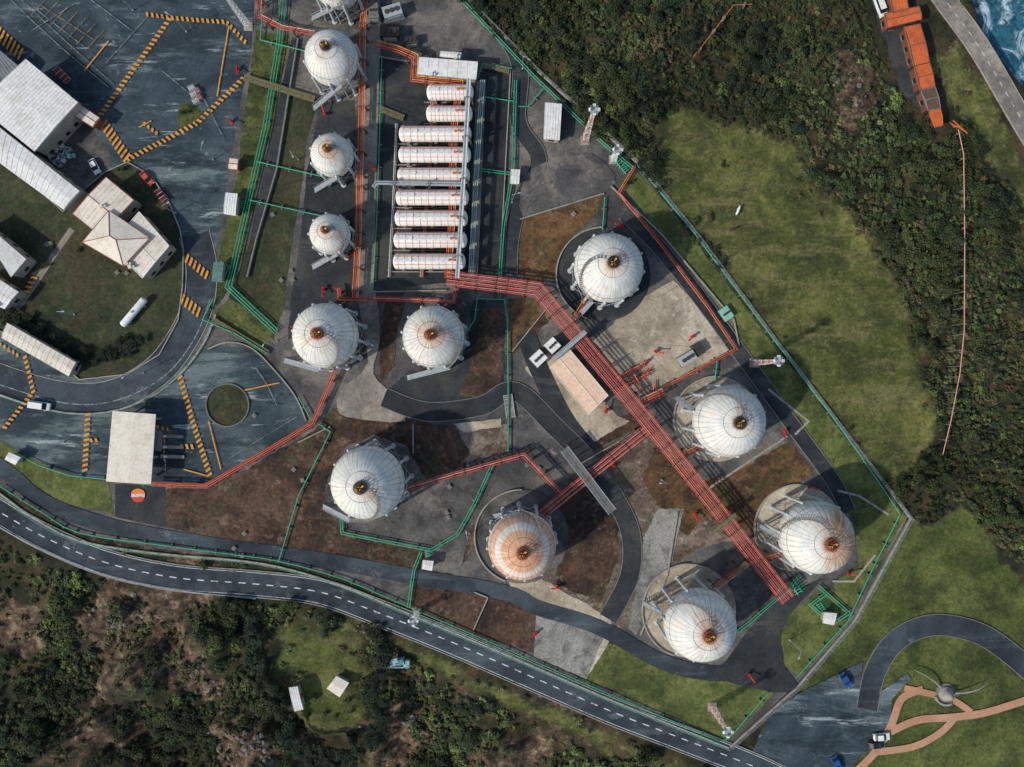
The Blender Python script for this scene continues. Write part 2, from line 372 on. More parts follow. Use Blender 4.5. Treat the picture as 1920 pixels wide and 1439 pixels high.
LRP=[unW(p) for p in lr[0]+lr[1][::-1]]; CRP=[unW(p) for p in cr[0]+cr[1][::-1]]
dflat=np.minimum.reduce([sdist(X,Y,q) for q in (SITE,LRP,CRP,HILL,ORNG)])
nz=vnoise(X,Y,3,.045,5)-.5; nz2=vnoise(X,Y,8,.16,4)-.5
low=sst(-(Y+.35*X+45),0,10)*(X<60)
Hh=-.03+sst(dflat,0,14)*(nz*12*(.7+.9*low)+nz2*3)-low*np.clip(dflat-2,0,40)*.16
cl=sst(-sdist(X,Y,CLEAR),-4,4); Hh=Hh*(1-.7*cl)
fm=sst(-sdist(X,Y,FIELD),-3,6); Hh=Hh*(1-.8*fm)
wd=sdist(X,Y,WATER); Hh=Hh-9*sst(-wd,-1.5,7)*(dflat>0)
Hh=np.where(dflat<=0,-.03,Hh)
pert=(vnoise(X,Y,11,.12,5)-.5)*14
g=np.zeros(X.shape)
for q,a,b,m in ((FIELD,-5,3,1),(HILL,-3,2,1),(CLEAR,-4,3,.85),(VERGE,-4,3,.75),(COASTG,-3,3,.9)): g=np.maximum(g,m*(1-sst(sdist(X,Y,q)+pert*.7,a,b)))
rk=np.zeros(X.shape)
for q in ROCKS: rk=np.maximum(rk,1-sst(sdist(X,Y,q)+pert,-3,4))
rk=np.maximum(rk*.85,low*np.clip(.3+(vnoise(X,Y,51,.05,4)-.5)*1.5,0,1)*(g<.5))
def HT(x,y):
    i=np.clip(np.searchsorted(xs,x)-1,0,len(xs)-2); j=np.clip(np.searchsorted(ys,y)-1,0,len(ys)-2)
    u=(x-xs[i])/(xs[i+1]-xs[i]); v=(y-ys[j])/(ys[j+1]-ys[j])
    return float((Hh[j,i]*(1-u)+Hh[j,i+1]*u)*(1-v)+(Hh[j+1,i]*(1-u)+Hh[j+1,i+1]*u)*v)
def gl(A,x,y):
    i=int(np.clip(np.searchsorted(xs,x),0,len(xs)-1)); j=int(np.clip(np.searchsorted(ys,y),0,len(ys)-1)); return float(A[j,i])
ny,nx=X.shape; me=bpy.data.meshes.new('ground'); V=np.stack([X.ravel(),Y.ravel(),Hh.ravel()],1)
I=np.arange(ny*nx).reshape(ny,nx); F=np.stack([I[:-1,:-1].ravel(),I[:-1,1:].ravel(),I[1:,1:].ravel(),I[1:,:-1].ravel()],1)
me.from_pydata(V.tolist(),[],F.tolist()); me.polygons.foreach_set('use_smooth',[True]*len(F))
ca=me.color_attributes.new('mask','FLOAT_COLOR','POINT'); hillm=1-sst(sdist(X,Y,HILL)+pert*.3,-1,1); hillm=np.maximum(hillm,low*.35)
C=np.stack([g.ravel(),rk.ravel(),hillm.ravel(),np.ones(g.size)],1); ca.data.foreach_set('color',C.ravel())
def groundmat():
    n=NT('natural_ground'); a=n.node('ShaderNodeVertexColor'); a.layer_name='mask'; sp=n.node('ShaderNodeSeparateColor'); n.L(a.outputs[0],sp.inputs[0])
    q=.82
    v=n.pos(12); v2=n.pos(77); n1=n.noise(v,.045,10,.7,.5); n2=n.noise(v2,.1,10,.72); n3=n.noise(v,1.2,8,.78); n4=n.noise(n.pos(33),.35,10,.76); n5=n.noise(n.pos(51,stretch=(-.9,.35,1.6)),.12,9,.72)
    under=n.ramp(n2,[(.4,hexc('24271a')),(.5,hexc('353421')),(.6,hexc('4c402b'))])
    fld=n.ramp(n1,[(.38,hexc('454c25',q)),(.46,hexc('5c6230',q)),(.54,hexc('72743d',q)),(.64,hexc('8a854e',q))])
    fld=n.mix(n.rng(n2,.49,.61,0.,.75),fld,hexc('3f4527',q)); fld=n.mix(n.rng(n5,.5,.62,0.,.65),fld,hexc('80784f',q)); fld=n.mix(n.rng(n4,.53,.65,0.,.5),fld,hexc('8c8059',q)); fld=n.mix(n.rng(n4,.47,.36,0.,.6),fld,hexc('464228',q))
    hil=n.ramp(n1,[(.38,hexc('384420',q)),(.5,hexc('555f2e',q)),(.62,hexc('70753e',q))]); hil=n.mix(n.rng(n2,.49,.61,0.,.7),hil,hexc('363f23',q)); hil=n.mix(n.rng(n4,.54,.66,0.,.5),hil,hexc('786f48',q))
    rock=n.ramp(n4,[(.38,hexc('251f1a')),(.46,hexc('47392c')),(.54,hexc('665340')),(.66,hexc('96846c'))])
    c=n.mix(n.rng(n.math('ADD',sp.outputs[0],n.math('MULTIPLY',n.math('SUBTRACT',n4,.5),1.6)),.25,.75),under,n.mix(sp.outputs[2],fld,hil))
    c=n.mix(n.rng(n.math('ADD',sp.outputs[1],n.math('MULTIPLY',n.math('SUBTRACT',n2,.5),1.5)),.32,.65),c,rock)
    c=n.gain(c,n3,.6,1.4); n.bump(n3,.8,.5); return n.done(c,.95)
me.materials.append(groundmat()); gr=newobj('ground',me); gr["kind"]="structure"
n=NT('sea_water'); v=n.pos(2); f=n.noise(v,.12,10,.75,1.2); f2=n.noise(v,.5,9,.7,.6)
c=n.ramp(f2,[(.4,hexc('1a4352')),(.6,hexc('34697a'))]); c=n.mix(n.rng(f,.48,.6),c,hexc('b5cacd')); n.bump(f2,.5,.3)
wm=n.done(c,.35)
me=bpy.data.meshes.new('sea'); me.from_pydata([(95,-20,-4.),(4000,-20,-4.),(4000,4000,-4.),(95,4000,-4.)],[],[(0,1,2,3)]); me.materials.append(wm); o=newobj('sea',me); o["kind"]="structure"
# ------------------------------------------------------------ surfaces
sheet('site_pavement',SITE,ASITE)
sheet('asphalt_yard',[(-250,-280),(480,-280),(478,0),(470,110),(455,170),(435,290),(415,420),(390,520),(380,590),(330,660),(270,720),(340,680),(400,645),(470,655),(520,700),(555,745),(580,795),(500,850),(385,910),(200,905),(90,880),(20,835),(-250,700)],ASPH)
LAWN1=[(-250,280),(0,302),(60,345),(120,398),(150,365),(195,325),(240,305),(285,330),(320,385),(338,430),(345,470),(343,540),(335,600),(300,665),(240,702),(150,712),(135,700),(0,620),(-250,500)]
sheet('lawn',LAWN1,GRASSD); sheet('lawn',[(140,450),(345,530),(335,600),(300,665),(240,700),(150,705),(60,560),(110,480)],GRASSD,0,2)
kerb(LAWN1,CWALL,.25,.15,True)
road('footpath',[(135,430),(100,480),(50,555),(20,590)],11,CONC,4)
sheet('concrete_yard',[(60,290),(95,240),(170,235),(215,300),(180,335),(150,362)],ASITE)
sheet('lawn',[(332,215),(345,193),(375,205),(370,225),(345,240),(335,235)],GRASS,3)
sheet('lawn',[(480,55),(545,70),(528,150),(505,260),(480,370),(455,480),(420,560),(385,595),(388,560),(400,520),(430,400),(445,330),(466,160)],GRASS,0,1.5)
sheet('dark_strip',[(548,70),(562,75),(540,170),(515,320),(480,440),(462,480),(500,300),(520,200)],ADARK)  # narrow strip in the dark asphalt colour between the two lawns
sheet('lawn',[(545,165),(596,185),(578,260),(560,380),(545,480),(535,560),(512,640),(430,560),(462,470),(480,440),(515,320),(535,210)],GRASSD,0,1.5)
sheet('lawn',[(430,560),(512,615),(500,660),(400,610),(385,600)],GRASS,0,1)
sheet('service_road',[(600,190),(665,190),(665,560),(540,640),(545,560),(560,460),(575,330)],ADARK,0,1)
R3=[(365,440),(378,500),(372,570),(340,640),(290,700),(210,742),(120,745),(0,712),(-150,650)]
road('road',R3,56,AROAD,6,CWALL)
line([(395,560),(362,640),(305,708),(215,752),(120,756),(0,722)],2.,WHF,6)
ring=circ(427,760,40,36); sheet('roundabout_island',ring,GRASSD); kerb(ring,CWALLG,.3,.12,True)
kerb(smooth([(390,655),(430,642),(475,655),(520,700),(555,745),(575,790)],5),CWALL,.3,.15)
sheet('lawn',[(-20,815),(30,845),(110,885),(205,905),(216,965),(120,945),(50,900),(-20,850)],GRASSB,0,1.5)
sheet('service_road',[(216,908),(310,912),(312,990),(216,970)],ADARK)
sheet('bare_soil',[(312,918),(385,920),(590,806),(625,762),(775,790),(775,850),(900,1000),(860,1080),(530,1040),(312,990)],SOIL,0,2)
sheet('worn_pavement',[(650,840),(700,815),(765,840),(800,900),(930,860),(975,885),(900,950),(880,1010),(860,1078),(800,1068),(795,1035),(650,1005),(610,960),(612,900)],ASITE,0,2)
sheet('bare_soil',[(780,790),(850,800),(880,850),(870,880),(800,895),(770,850)],SOIL,0,2)
sheet('bare_soil',[(975,415),(1132,366),(1120,400),(1065,455),(1040,520),(1000,530),(968,512)],RUST,0,2)
sheet('bare_soil',[(952,562),(1005,560),(1032,602),(990,640),(955,665)],RUST,0,2)
sheet('bare_soil',[(1085,865),(1220,795),(1320,905),(1395,1010),(1300,1030),(1250,1085),(1190,1180),(1130,1170),(1060,1110),(1000,1080),(1040,960)],SOILL,0,3)
sheet('bare_soil',[(1315,905),(1400,870),(1475,828),(1530,890),(1430,945),(1420,1010),(1370,980)],RUST,0,3)
sheet('bare_soil',[(1040,930),(1110,900),(1160,960),(1158,1050),(1125,1130),(1040,1095),(1060,1020)],SOIL,0,3)
sheet('bare_soil',[(1225,840),(1300,890),(1340,960),(1290,1010),(1240,960),(1200,900)],RUST,0,4)
sheet('bare_soil',[(772,1098),(900,1112),(1022,1150),(1003,1228),(880,1186),(768,1140)],SOIL,0,2)
sheet('bare_soil',[(640,1008),(795,1042),(780,1065),(620,1050),(530,1040),(560,1000)],SOIL,0,2)
sheet('bare_soil',[(855,800),(950,795),(952,862),(885,855)],SOILL,0,2)
sheet('bare_soil',[(1090,860),(1205,795),(1180,775),(1105,830)],SOIL,0,2)
sheet('worn_pavement',[(885,565),(945,560),(945,740),(880,770),(760,760),(730,735),(760,700),(850,700),(880,640)],ADARK,0,3)
sheet('bare_soil',[(900,590),(942,580),(942,720),(900,750),(860,740),(880,690)],SOIL,0,3)
sheet('bare_soil',[(722,560),(760,565),(745,640),(740,690),(712,715),(712,640)],SOIL,0,2)
sheet('lawn',[(1158,348),(1195,322),(1300,450),(1450,647),(1698,968),(1600,1140),(1560,1095),(1610,1060),(1600,970),(1560,890),(1500,790),(1420,700),(1385,640),(1370,600),(1235,430)],GRASSB,0,1.5)
sheet('lawn',[(1120,1200),(1250,1240),(1360,1265),(1450,1300),(1366,1390),(1100,1275)],GRASSB,0,1.5)
sheet('lawn',[(1480,1150),(1540,1105),(1600,1110),(1590,1165),(1500,1270),(1470,1245),(1463,1200)],GRASSB,0,1.5)
sheet('concrete_pavement',[(1112,640),(1200,560),(1265,528),(1378,650),(1250,730),(1205,752)],CLIGHT,0,1.2)
for q in ([(1112,640),(1300,650)],[(1160,600),(1280,730)],[(1210,560),(1330,690)],[(1150,680),(1320,585)]): line(q,.8,CONC,0,'pavement_joint')
sheet('concrete_pavement',[(985,690),(1035,655),(1055,680),(1160,780),(1180,790),(1115,828),(1060,790)],CLIGHT,0,1.5)
sheet('concrete_pavement',[(955,1085),(1015,1085),(1145,1160),(1150,1190),(1100,1272),(1000,1232),(1022,1150),(965,1130)],CLIGHT,0,1.5)
sheet('concrete_pavement',[(1005,1150),(1135,1190),(1100,1272),(1000,1232)],GRAVEL,0,1)
road('service_road',[(695,-80),(697,100),(692,300),(690,480),(688,560)],34,CONC,3)
sheet('service_road',[(672,560),(706,560),(712,640),(700,700),(735,740),(760,790),(650,782),(632,760),(640,728),(690,680)],CONC,3)
sheet('concrete_pavement',[(1235,955),(1283,955),(1250,1085),(1195,1190),(1178,1180),(1205,1010)],GRAVEL,0,1.5)
sheet('concrete_pavement',[(850,795),(940,785),(940,800),(870,812)],CLIGHT,0,1)
sheet('tank_farm_pavement',[(712,110),(775,120),(780,150),(905,150),(890,525),(700,545)],ADARK)
sheet('tank_farm_pavement',[(905,130),(955,135),(935,512),(893,520)],ADARK)
sheet('concrete_channel',[(893,152),(911,152),(896,520),(880,520)],CONC)
road('service_road',[(-60,830),(20,890),(90,945),(220,990),(400,1022),(600,1050),(780,1082),(950,1112),(1010,1140),(1120,1175),(1240,1240),(1330,1262),(1420,1260),(1470,1275)],29,AROAD,6,None)
road('service_road',[(860,-20),(940,60),(975,130),(972,230),(1010,300),(975,380),(958,450),(955,515)],28,ADARK,6,CWALLG)
sheet('pavement',[(985,330),(1040,300),(1110,290),(1155,345),(1060,385),(980,405)],ASITE,3)
road('service_road',[(720,745),(800,772),(900,762),(950,735),(985,745),(1040,800),(1100,860),(1150,930),(1182,1000),(1180,1080),(1140,1160)],34,ADARK,6,CWALLG)
road('service_road',[(985,625),(1010,690),(1060,790),(1110,850)],36,ADARK,5)
road('service_road',[(1170,400),(1240,470),(1320,570),(1400,680),(1480,790),(1560,900),(1590,960)],26,ADARK,4,CWALLG)
sheet('service_road',[(1360,1240),(1440,1140),(1540,1085),(1500,1130),(1465,1180),(1470,1250),(1500,1290),(1450,1298),(1340,1270)],ADARK,2)
sheet('parking_area',[(1440,1340),(1500,1298),(1618,1240),(1612,1300),(1640,1305),(1700,1262),(1706,1272),(1672,1310),(1665,1380),(1610,1420),(1560,1480),(1380,1480)],ASPH,0,.8)
road('road',[(1625,1330),(1640,1260),(1680,1200),(1745,1172),(1820,1182),(1880,1215),(1960,1285),(2050,1380)],38,AROAD,6,CWALLG)
road('footpath',[(1590,1460),(1640,1410),(1670,1360),(1690,1310),(1730,1292)],14,TERRA,6)
road('footpath',[(1668,1372),(1720,1350),(1780,1345),(1850,1335),(1960,1300)],14,TERRA,6)
road('footpath',[(1640,1410),(1710,1400),(1760,1375),(1790,1345)],13,TERRA,6)
road('footpath',[(1695,1290),(1740,1300),(1785,1312),(1820,1335)],12,TERRA,6)
sheet('plaza',circ(1772,1300,19,30),CONC)
road('road',LROAD,48,AROAD,6,CWALL)
sm=smooth(LROAD,8)
hatch(sm,2.0,13,13,WHP,0)
for d in (-21,21): line(offset(sm,d),1.,WHP,0)
road('coast_road',COAST,38,CONC,6,CWALL)
hatch(smooth(COAST,6),1.4,10,12,WHP,0)
sheet('quay_yard',[(1612,-60),(1690,-60),(1735,100),(1760,240),(1725,215),(1690,170),(1650,60)],ADARK,0,3)
# ------------------------------------------------------------ spherical tanks
SP=[ # px,py,rpx,rust,stair(low,high),pad radius px, padmat, band, side
 (632,-32,47,.35,((585,35),(625,15)),0,None,0,0),
 (622,110,51,.38,((588,204),(640,160)),0,None,0,0),
 (623,292,41,.68,((590,358),(636,330)),0,None,0,0),
 (619,440,39,.65,((586,502),(632,476)),0,None,0,0),
 (611,630,63,.6,((533,676),(598,694)),0,None,0,0),
 (813,632,60,.7,((764,709),(838,690)),0,None,0,0),
 (1141,503,67,.45,((1078,600),(1110,565)),88,ADARK,0,0),
 (1366,790,69,.35,((1268,745),(1300,770)),80,CLIGHT,0,.2),
 (1529,1007,70,.85,((1420,985),(1462,1010)),82,CLIGHT,0,.8),
 (1312,1171,69,.58,((1205,1130),(1240,1150)),88,CLIGHT,0,.1),
 (979,1023,66,1.0,((925,968),(960,962)),88,ASITE,1,0),
 (690,905,71,.5,((606,950),(655,976)),0,None,0,0)]
SPG=[]
def arcpts(cx,cy,r,a0,a1,n=40): return [(cx+r*math.cos(math.radians(a0+(a1-a0)*i/n)),cy-r*math.sin(math.radians(a0+(a1-a0)*i/n))) for i in range(n+1)]
def gas_sphere(px,py,rp,rust,stair,pad,padm,band,side):
    R=rp/S*.94
    for _ in range(6): zc=R+2.6; R=rp/S*(H-zc)/H*.965
    C=W(px,py,zc); base=Vector((C.x,C.y,0)); bx,by=unW(C); SPG.append((bx,by,R))
    if pad:
        sheet('tank_pad',circ(bx,by,pad,48),padm)
        kerb(arcpts(bx,by,pad,90,250),CWALL,.35,.5,name='bund_wall')
    lab=('spherical gas tank banded in orange rust on white' if band else ('white spherical gas tank with rust streaks below its crown' if rust>.5 else 'white spherical gas tank with faint crown rust'))
    E=empty('spherical_gas_tank',base,lab+', on columns','gas tank','spherical gas storage tanks')
    mb=MB(); prof=[(max(R*math.sin(math.pi*i/48),.001),-R*math.cos(math.pi*i/48)) for i in range(49)]; mb.rev((0,0,0),prof,72)
    s=mb.obj('shell',SHELL,E,(0,0,zc)); s["rust"]=float(rust); s["band"]=float(band); s["side_rust"]=float(side); s.rotation_euler[2]=0 if side else random.uniform(0,6)
    nl=12 if R>7.5 else 9; mb=MB(); mb.cyl((0,0,-.1),(0,0,zc+.5),.4,12); mb.cyl((0,0,zc+.5),(0,0,zc+.85),.4,12,.12); mb.cyl((0,0,0),(0,0,.5),.75,10); mb.box((-.3,0,zc-.4),(.6,.55,1.4))
    lm=mb.mesh('leg',LEGW); a0=random.uniform(0,1)
    for i in range(nl):
        a=a0+2*math.pi*i/nl; l=newobj('leg',lm,E,((R+.2)*math.cos(a),(R+.2)*math.sin(a),0)); l.rotation_euler[2]=a
    mb=MB()
    for i in range(nl):
        a=a0+2*math.pi*i/nl; b=a0+2*math.pi*(i+1)/nl; r=R+.2
        p=lambda t,z:(r*math.cos(t),r*math.sin(t),z)
        mb.cyl(p(a,1.2),p(b,zc-1.5),.08,6); mb.cyl(p(b,1.2),p(a,zc-1.5),.08,6)
    mb.obj('cross_bracing',STEEL,E)
    mb=MB()
    for th in (.42,1.2):
        r=(R+.1)*math.sin(th); z=zc+(R+.1)*math.cos(th); mb.tube([(r*math.cos(2*math.pi*i/40),r*math.sin(2*math.pi*i/40),z) for i in range(40)],.035,5,closed=True)
    mb.obj('sprinkler_pipe',STAIR,E)
    zt=zc+R; mb=MB(); pr=R*.165
    mb.rev((0,0,zt),[(pr*.35,.35),(pr*.35,.45),(pr,.45),(pr,.35),(pr*.35,.35)],24)
    for zz in (.95,1.45): mb.tube([(pr*math.cos(2*math.pi*i/24),pr*math.sin(2*math.pi*i/24),zt+zz) for i in range(24)],.05,5,closed=True)
    for i in range(12):
        a=2*math.pi*i/12; mb.cyl((pr*math.cos(a),pr*math.sin(a),zt-.3),(pr*math.cos(a),pr*math.sin(a),zt+1.45),.05,5)
    mb.obj('crown_platform',REDB if rust>.5 else DSTEEL,E)
    mb=MB(); mb.cyl((0,0,zt-.3),(0,0,zt+.7),.45,12,m=1)
    for i in range(6):
        a=a0+i*1.05; q=(pr*.55*math.cos(a),pr*.55*math.sin(a)); mb.cyl((*q,zt),(*q,zt+1.2+.3*(i%2)),.15,8,m=i%3); mb.cyl((*q,zt+1.),(q[0]*.2,q[1]*.2,zt+1.),.11,6,m=i%2); mb.cyl((*q,zt+1.4),(*q,zt+1.5),.26,8,m=i%3)
    mb.obj('relief_valve',[YELP,DRED,DSTEEL],E)
    lo=W(stair[0][0],stair[0][1],0)-base; hi=W(stair[1][0],stair[1][1],zc*.95)-base; hi.z=zc*.95
    def flight(mb,P,w,step=.45,solid=True):
        for i in range(len(P)-1):
            a,b=P[i],P[i+1]; n=max(1,int((b-a).length/step)); d=(b-a); rot=math.atan2(d.y,d.x); sd=Vector((-math.sin(rot),math.cos(rot),0))*w/2
            for k in range(n): mb.box(a.lerp(b,(k+.5)/n),(step*.72,w,.06),rot)
            for s_ in (-1,1):
                mb.bar(a+sd*s_,b+sd*s_,.06,.2 if solid else .08); mb.bar(a+sd*s_+Vector((0,0,1)),b+sd*s_+Vector((0,0,1)),.05,.05)
                mb.bar(a+sd*s_,a+sd*s_+Vector((0,0,1)),.05,.05)
    mb=MB(); flight(mb,[lo,lo.lerp(hi,.5),hi],1.2)
    mid=lo.lerp(hi,.5); mb.bar((mid.x,mid.y,0),(mid.x,mid.y,mid.z),.25,.25); mb.bar((hi.x,hi.y,0),(hi.x,hi.y,hi.z),.25,.25); mb.obj('stairway',STEEL,E)
    az=math.atan2(hi.y,hi.x); P=[hi]
    sgn=1 if (bx<960) else -1
    for i in range(15):
        t=i/14; th=1.5-(1.5-.22)*t; a=az+sgn*(.25+1.5*t); rr=R+.3; P.append(Vector((rr*math.sin(th)*math.cos(a),rr*math.sin(th)*math.sin(a),zc+rr*math.cos(th))))
    mb=MB(); flight(mb,P,.7,.5,False); mb.obj('curved_stair',STAIR,E)
for s in SP: gas_sphere(*s)
# ------------------------------------------------------------ bullet tanks
BT=[(800,888,174),(799,886,214),(748,884,252),(747,883,291),(745,881,330),(742,879,371),(740,877,410),(738,876,451),(737,873,491)]
for (x0,x1,y) in BT:
    z=4.3; a=W(x0,y,z);b=W(x1,y,z); L=(b-a).length; c=(a+b)/2; R=1.98
    E=empty('horizontal_gas_tank',(c.x,c.y,0),('short' if L<15 else 'long')+' cream white horizontal gas tank on concrete saddles','gas tank','horizontal gas tanks in a row')
    mb=MB(); hd=1.; prof=[]
    for i in range(9): t=i/8*math.pi/2; prof.append((max(R*math.sin(t),.001),-L/2+hd-hd*math.cos(t)))
    for i in range(8,-1,-1): t=i/8*math.pi/2; prof.append((max(R*math.sin(t),.001),L/2-hd+hd*math.cos(t)))
    mb.rev((0,0,z),prof,32,axis='x'); mb.obj('shell',BULL,E)
    mb=MB(); mb.box((0,0,z/2-.6),(.7,3.6,z-1.2)); mb.box((0,0,.2),(1.2,4.,.4)); sm_=mb.mesh('saddle',CWALL)
    for xx in ((-.33,.33) if L<15 else (-.38,0,.38)): newobj('saddle',sm_,E,(xx*L,0,0))
    mb=MB()
    for yy in (-1.1,1.1,2.1):
        zz=z+math.sqrt(max(0,(R+.12)**2-yy*yy)) if abs(yy)<R else z+.3
        mb.tube([(-L/2+.6,yy,zz),(L/2-.6,yy,zz)],.06,6)
    for xx in np.linspace(-L/2+1.5,L/2-1.5,10):
        mb.tube([(xx,R*1.04*math.sin(t),z+R*1.04*math.cos(t)) for t in np.linspace(-1.5,1.5,9)],.04,5)
    mb.obj('sprinkler_pipe',PINK,E)
    mb=MB(); mb.cyl((0,0,z+R-.2),(0,0,z+R+.9),.25,10); mb.cyl((0,0,z+R+.7),(0,0,z+R+.8),.38,10); vm=mb.mesh('valve',ORG)
    newobj('valve',vm,E,(L/2-4.,0,0)); newobj('valve',vm,E,(L/2-2.8,0,0)); mb=MB(); mb.cyl((-L/4,0,z+R-.2),(-L/4,0,z+R+.35),.42,12); mb.obj('manway',BULL,E)
    mb=MB()
    for yy in (-.4,.4): mb.bar((-L/2+.8,yy,z+R+.9),(L/2-1,yy,z+R+.9),.045,.045)
    for xx in np.linspace(-L/2+.8,L/2-1,8):
        for yy in (-.4,.4): mb.bar((xx,yy,z+R-.05),(xx,yy,z+R+.9),.045,.045)
    mb.box((-1,0,z+R+.08),(L-3,.6,.05)); mb.obj('walkway',WHITE,E)
    kerb([(x0-4,y+19.5),(x1-4,y+19.5)],CWALL,.25,.35,name='bund_wall')
# ------------------------------------------------------------ pipe racks
def rack(name,label,pts,z,pipes,wd=3.,every=6.,mats=None,posts=True,group=None,walk=None):
    P=[W(x,y,z) for x,y in pts]; E=empty(name,(P[0].x,P[0].y,0),label,'pipework',group or 'pipe runs'); o0=Vector((P[0].x,P[0].y,0))
    flat=[(p.x-o0.x,p.y-o0.y) for p in P]
    for (off,r,m,dz) in pipes:
        q=offset(flat,off); mb=MB(); Q=[(a,b,z+dz) for a,b in q]; mb.tube(Q,r,8)
        for i in range(len(Q)-1):
            a=Vector(Q[i]);b=Vector(Q[i+1]); L=(b-a).length; d=(b-a).normalized()
            for t in np.arange(4+off,L-1,9.): mb.cyl(a+d*(t-.06),a+d*(t+.06),r*1.5,8)
        mb.obj('pipe',m,E)
    if posts:
        mb=MB(); mb.box((0,0,z-.35),(.28,wd+.5,.25))
        if z>2:
            for yy in (-wd/2,wd/2): mb.box((0,yy,(z-.5)/2),(.28,.28,z-.5)); mb.box((0,yy,.2),(.7,.7,.4)); mb.box((0,yy,z+.15),(.2,.2,1.1))
            mb.bar((0,-wd/2,z*.3),(0,wd/2,z-.6),.1,.1); mb.bar((0,-wd/2,z+.7),(0,wd/2,z+.7),.15,.15)
        else: mb.box((0,0,(z-.3)/2),(.3,min(wd,.8),z-.3))
        pm=mb.mesh('support_frame',CWALLG if mats!='f' else ROOFD); cnt=0
        for i in range(len(flat)-1):
            a=Vector(flat[i]);b=Vector(flat[i+1]); L=(b-a).length; rot=math.atan2((b-a).y,(b-a).x); t=every/2
            while t<L and cnt<90:
                q=a+(b-a)*(t/L); f=newobj('support_frame',pm,E,(q.x,q.y,0)); f.rotation_euler[2]=rot; t+=every; cnt+=1
    if walk is not None:
        mb=MB(); q=offset(flat,walk)
        for i in range(len(q)-1):
            mb.bar((*q[i],z+.1),(*q[i+1],z+.1),.6,.06)
            for s_ in (-.35,.35):
                o2=offset(flat,walk+s_); mb.bar((*o2[i],z+1.1),(*o2[i+1],z+1.1),.05,.05)
        mb.obj('walkway',STEEL,E)
    return E
big=[(-1.85,.15,RED,.1),(-1.45,.11,PINK,.0),(-.85,.17,RED,.15),(-.45,.11,PINK,0),(.15,.17,RED,.2),(.55,.11,PINK,0),(1.15,.14,RED,.1),(1.5,.11,PINK,0),(1.9,.1,RED,0)]
rack('pipe_rack','wide elevated rack of parallel faded red pipes crossing the site',[(838,522),(930,533),(1008,543),(1218,795),(1345,955),(1478,1125)],5.,big,4.1,5.,'f')
rack('pipe_rack','elevated rack of faded red pipes joining the main rack',[(1214,805),(1120,880),(1015,965)],4.4,[(-1.15,.14,RED,0),(-.75,.11,PINK,0),(-.1,.16,RED,.1),(.3,.11,PINK,0),(.95,.14,RED,.05),(1.25,.1,PINK,0)],2.8,5.,'f')
rack('pipe_rack','narrow elevated red pipe run bent towards a tank',[(762,916),(850,890),(982,853),(1058,932)],3.6,[(-.55,.15,RED,0),(0,.13,PINK,.05),(.5,.15,RED,0)],1.7,5.,'f')
rack('pipe_rack','red pipe run linking the two pipe racks',[(700,560),(850,566),(860,528)],2.6,[(-.4,.17,RED,0),(.1,.12,PINK,0),(.45,.14,RED,.05)],1.4,5.,'f')
rack('pipe_rack','orange and red pipe run beside the service road',[(690,-60),(680,50),(679,180),(675,330),(672,440),(666,558)],2.6,[(-.7,.17,ORG,0),(-.2,.14,RED,.05),(.3,.17,ORG,0),(.7,.12,PINK,0)],1.9,6.,'f')
rack('pipe_rack','red pipe run dropping from the sphere to the rack',[(636,540),(637,560),(700,562)],2.,[(-.35,.16,ORG,0),(.25,.16,RED,0)],1.2,5.,'f')
rack('pipe_rack','red pipes bending around the white roofed pump house',[(705,82),(745,92),(778,106),(776,148),(862,156),(850,250),(848,400),(840,522)],4.,[(-.75,.16,RED,0),(-.25,.15,ORG,.1),(.35,.16,RED,0),(.8,.12,YELP,0)],2.2,6.,'f')
rack('pipe_rack','red pipes crossing above the grass strip',[(488,-20),(486,30),(530,52),(590,62)],3.,[(-.5,.15,RED,0),(0,.12,RED,.1),(.5,.14,PINK,0)],1.6,6.,'f')
rack('pipe_rack','red pipe run from a sphere to the gate canopy',[(630,695),(586,795),(480,858),(385,912),(285,908)],2.,[(-.5,.17,RED,0),(-.05,.14,ORG,.05),(.45,.15,RED,0)],1.4,6.,'f')
rack('pipe_rack','orange pipe run along the fence lawn',[(1205,748),(1380,655),(1330,580),(1240,460),(1160,362),(1190,312)],1.6,[(-.3,.14,RED,0),(.2,.13,ORG,0)],1.,6.,'f')
for q,nn in (([(1420,1040),(1335,1105)],4),([(1075,602),(1100,562)],3),([(1272,860),(1312,838)],3),([(1432,1050),(1465,1040)],3),([(1195,758),(1245,735)],4)):
    rack('pipe_rack','short red rack feeding a spherical tank',q,4.,[((i-(nn-1)/2)*.6,.15,(DRED,RED,ORG,PINK)[i],0) for i in range(nn)],2.,4.,'f')
rack('pipe_rack','silver pipe run and walkway above the horizontal tanks',[(880,148),(872,300),(858,522)],7.6,[(-.4,.28,STEEL,0),(.3,.2,WHITE,0)],1.8,10.,None,True,None,.0)
rack('pipe_rack','silver pipe crossing between the horizontal tanks',[(700,352),(706,343),(868,346)],7.2,[(-.25,.3,STEEL,0),(.35,.2,STEEL,0)],1.2,9.)
rack('pipe_rack','steel pipes and walkway beside the tank row',[(905,150),(893,330),(882,522)],2.,[(-.5,.18,STEEL,0),(.0,.13,GRN2,0),(.5,.18,STEEL,0)],1.4,6.)
rack('pipe_rack','low steel pipes running under the horizontal tanks',[(812,150),(806,300),(790,520)],1.2,[(-.3,.12,STEEL,0),(.1,.1,PINK,0),(.4,.12,ORG,0)],1.2,4.)
rack('pipe_rack','low pale pipes at the end of the tank row',[(744,232),(738,380),(730,520)],1.,[(-.25,.1,WHITE,0),(.15,.1,STEEL,0)],.9,4.)
G2=[(-.3,.13,GRN,0),(.3,.13,GRN,0)]; G1=[(0,.16,GRN,0)]; G3=[(-.7,.15,GRN,0),(0,.15,GRN,0),(.7,.14,GRN,0)]
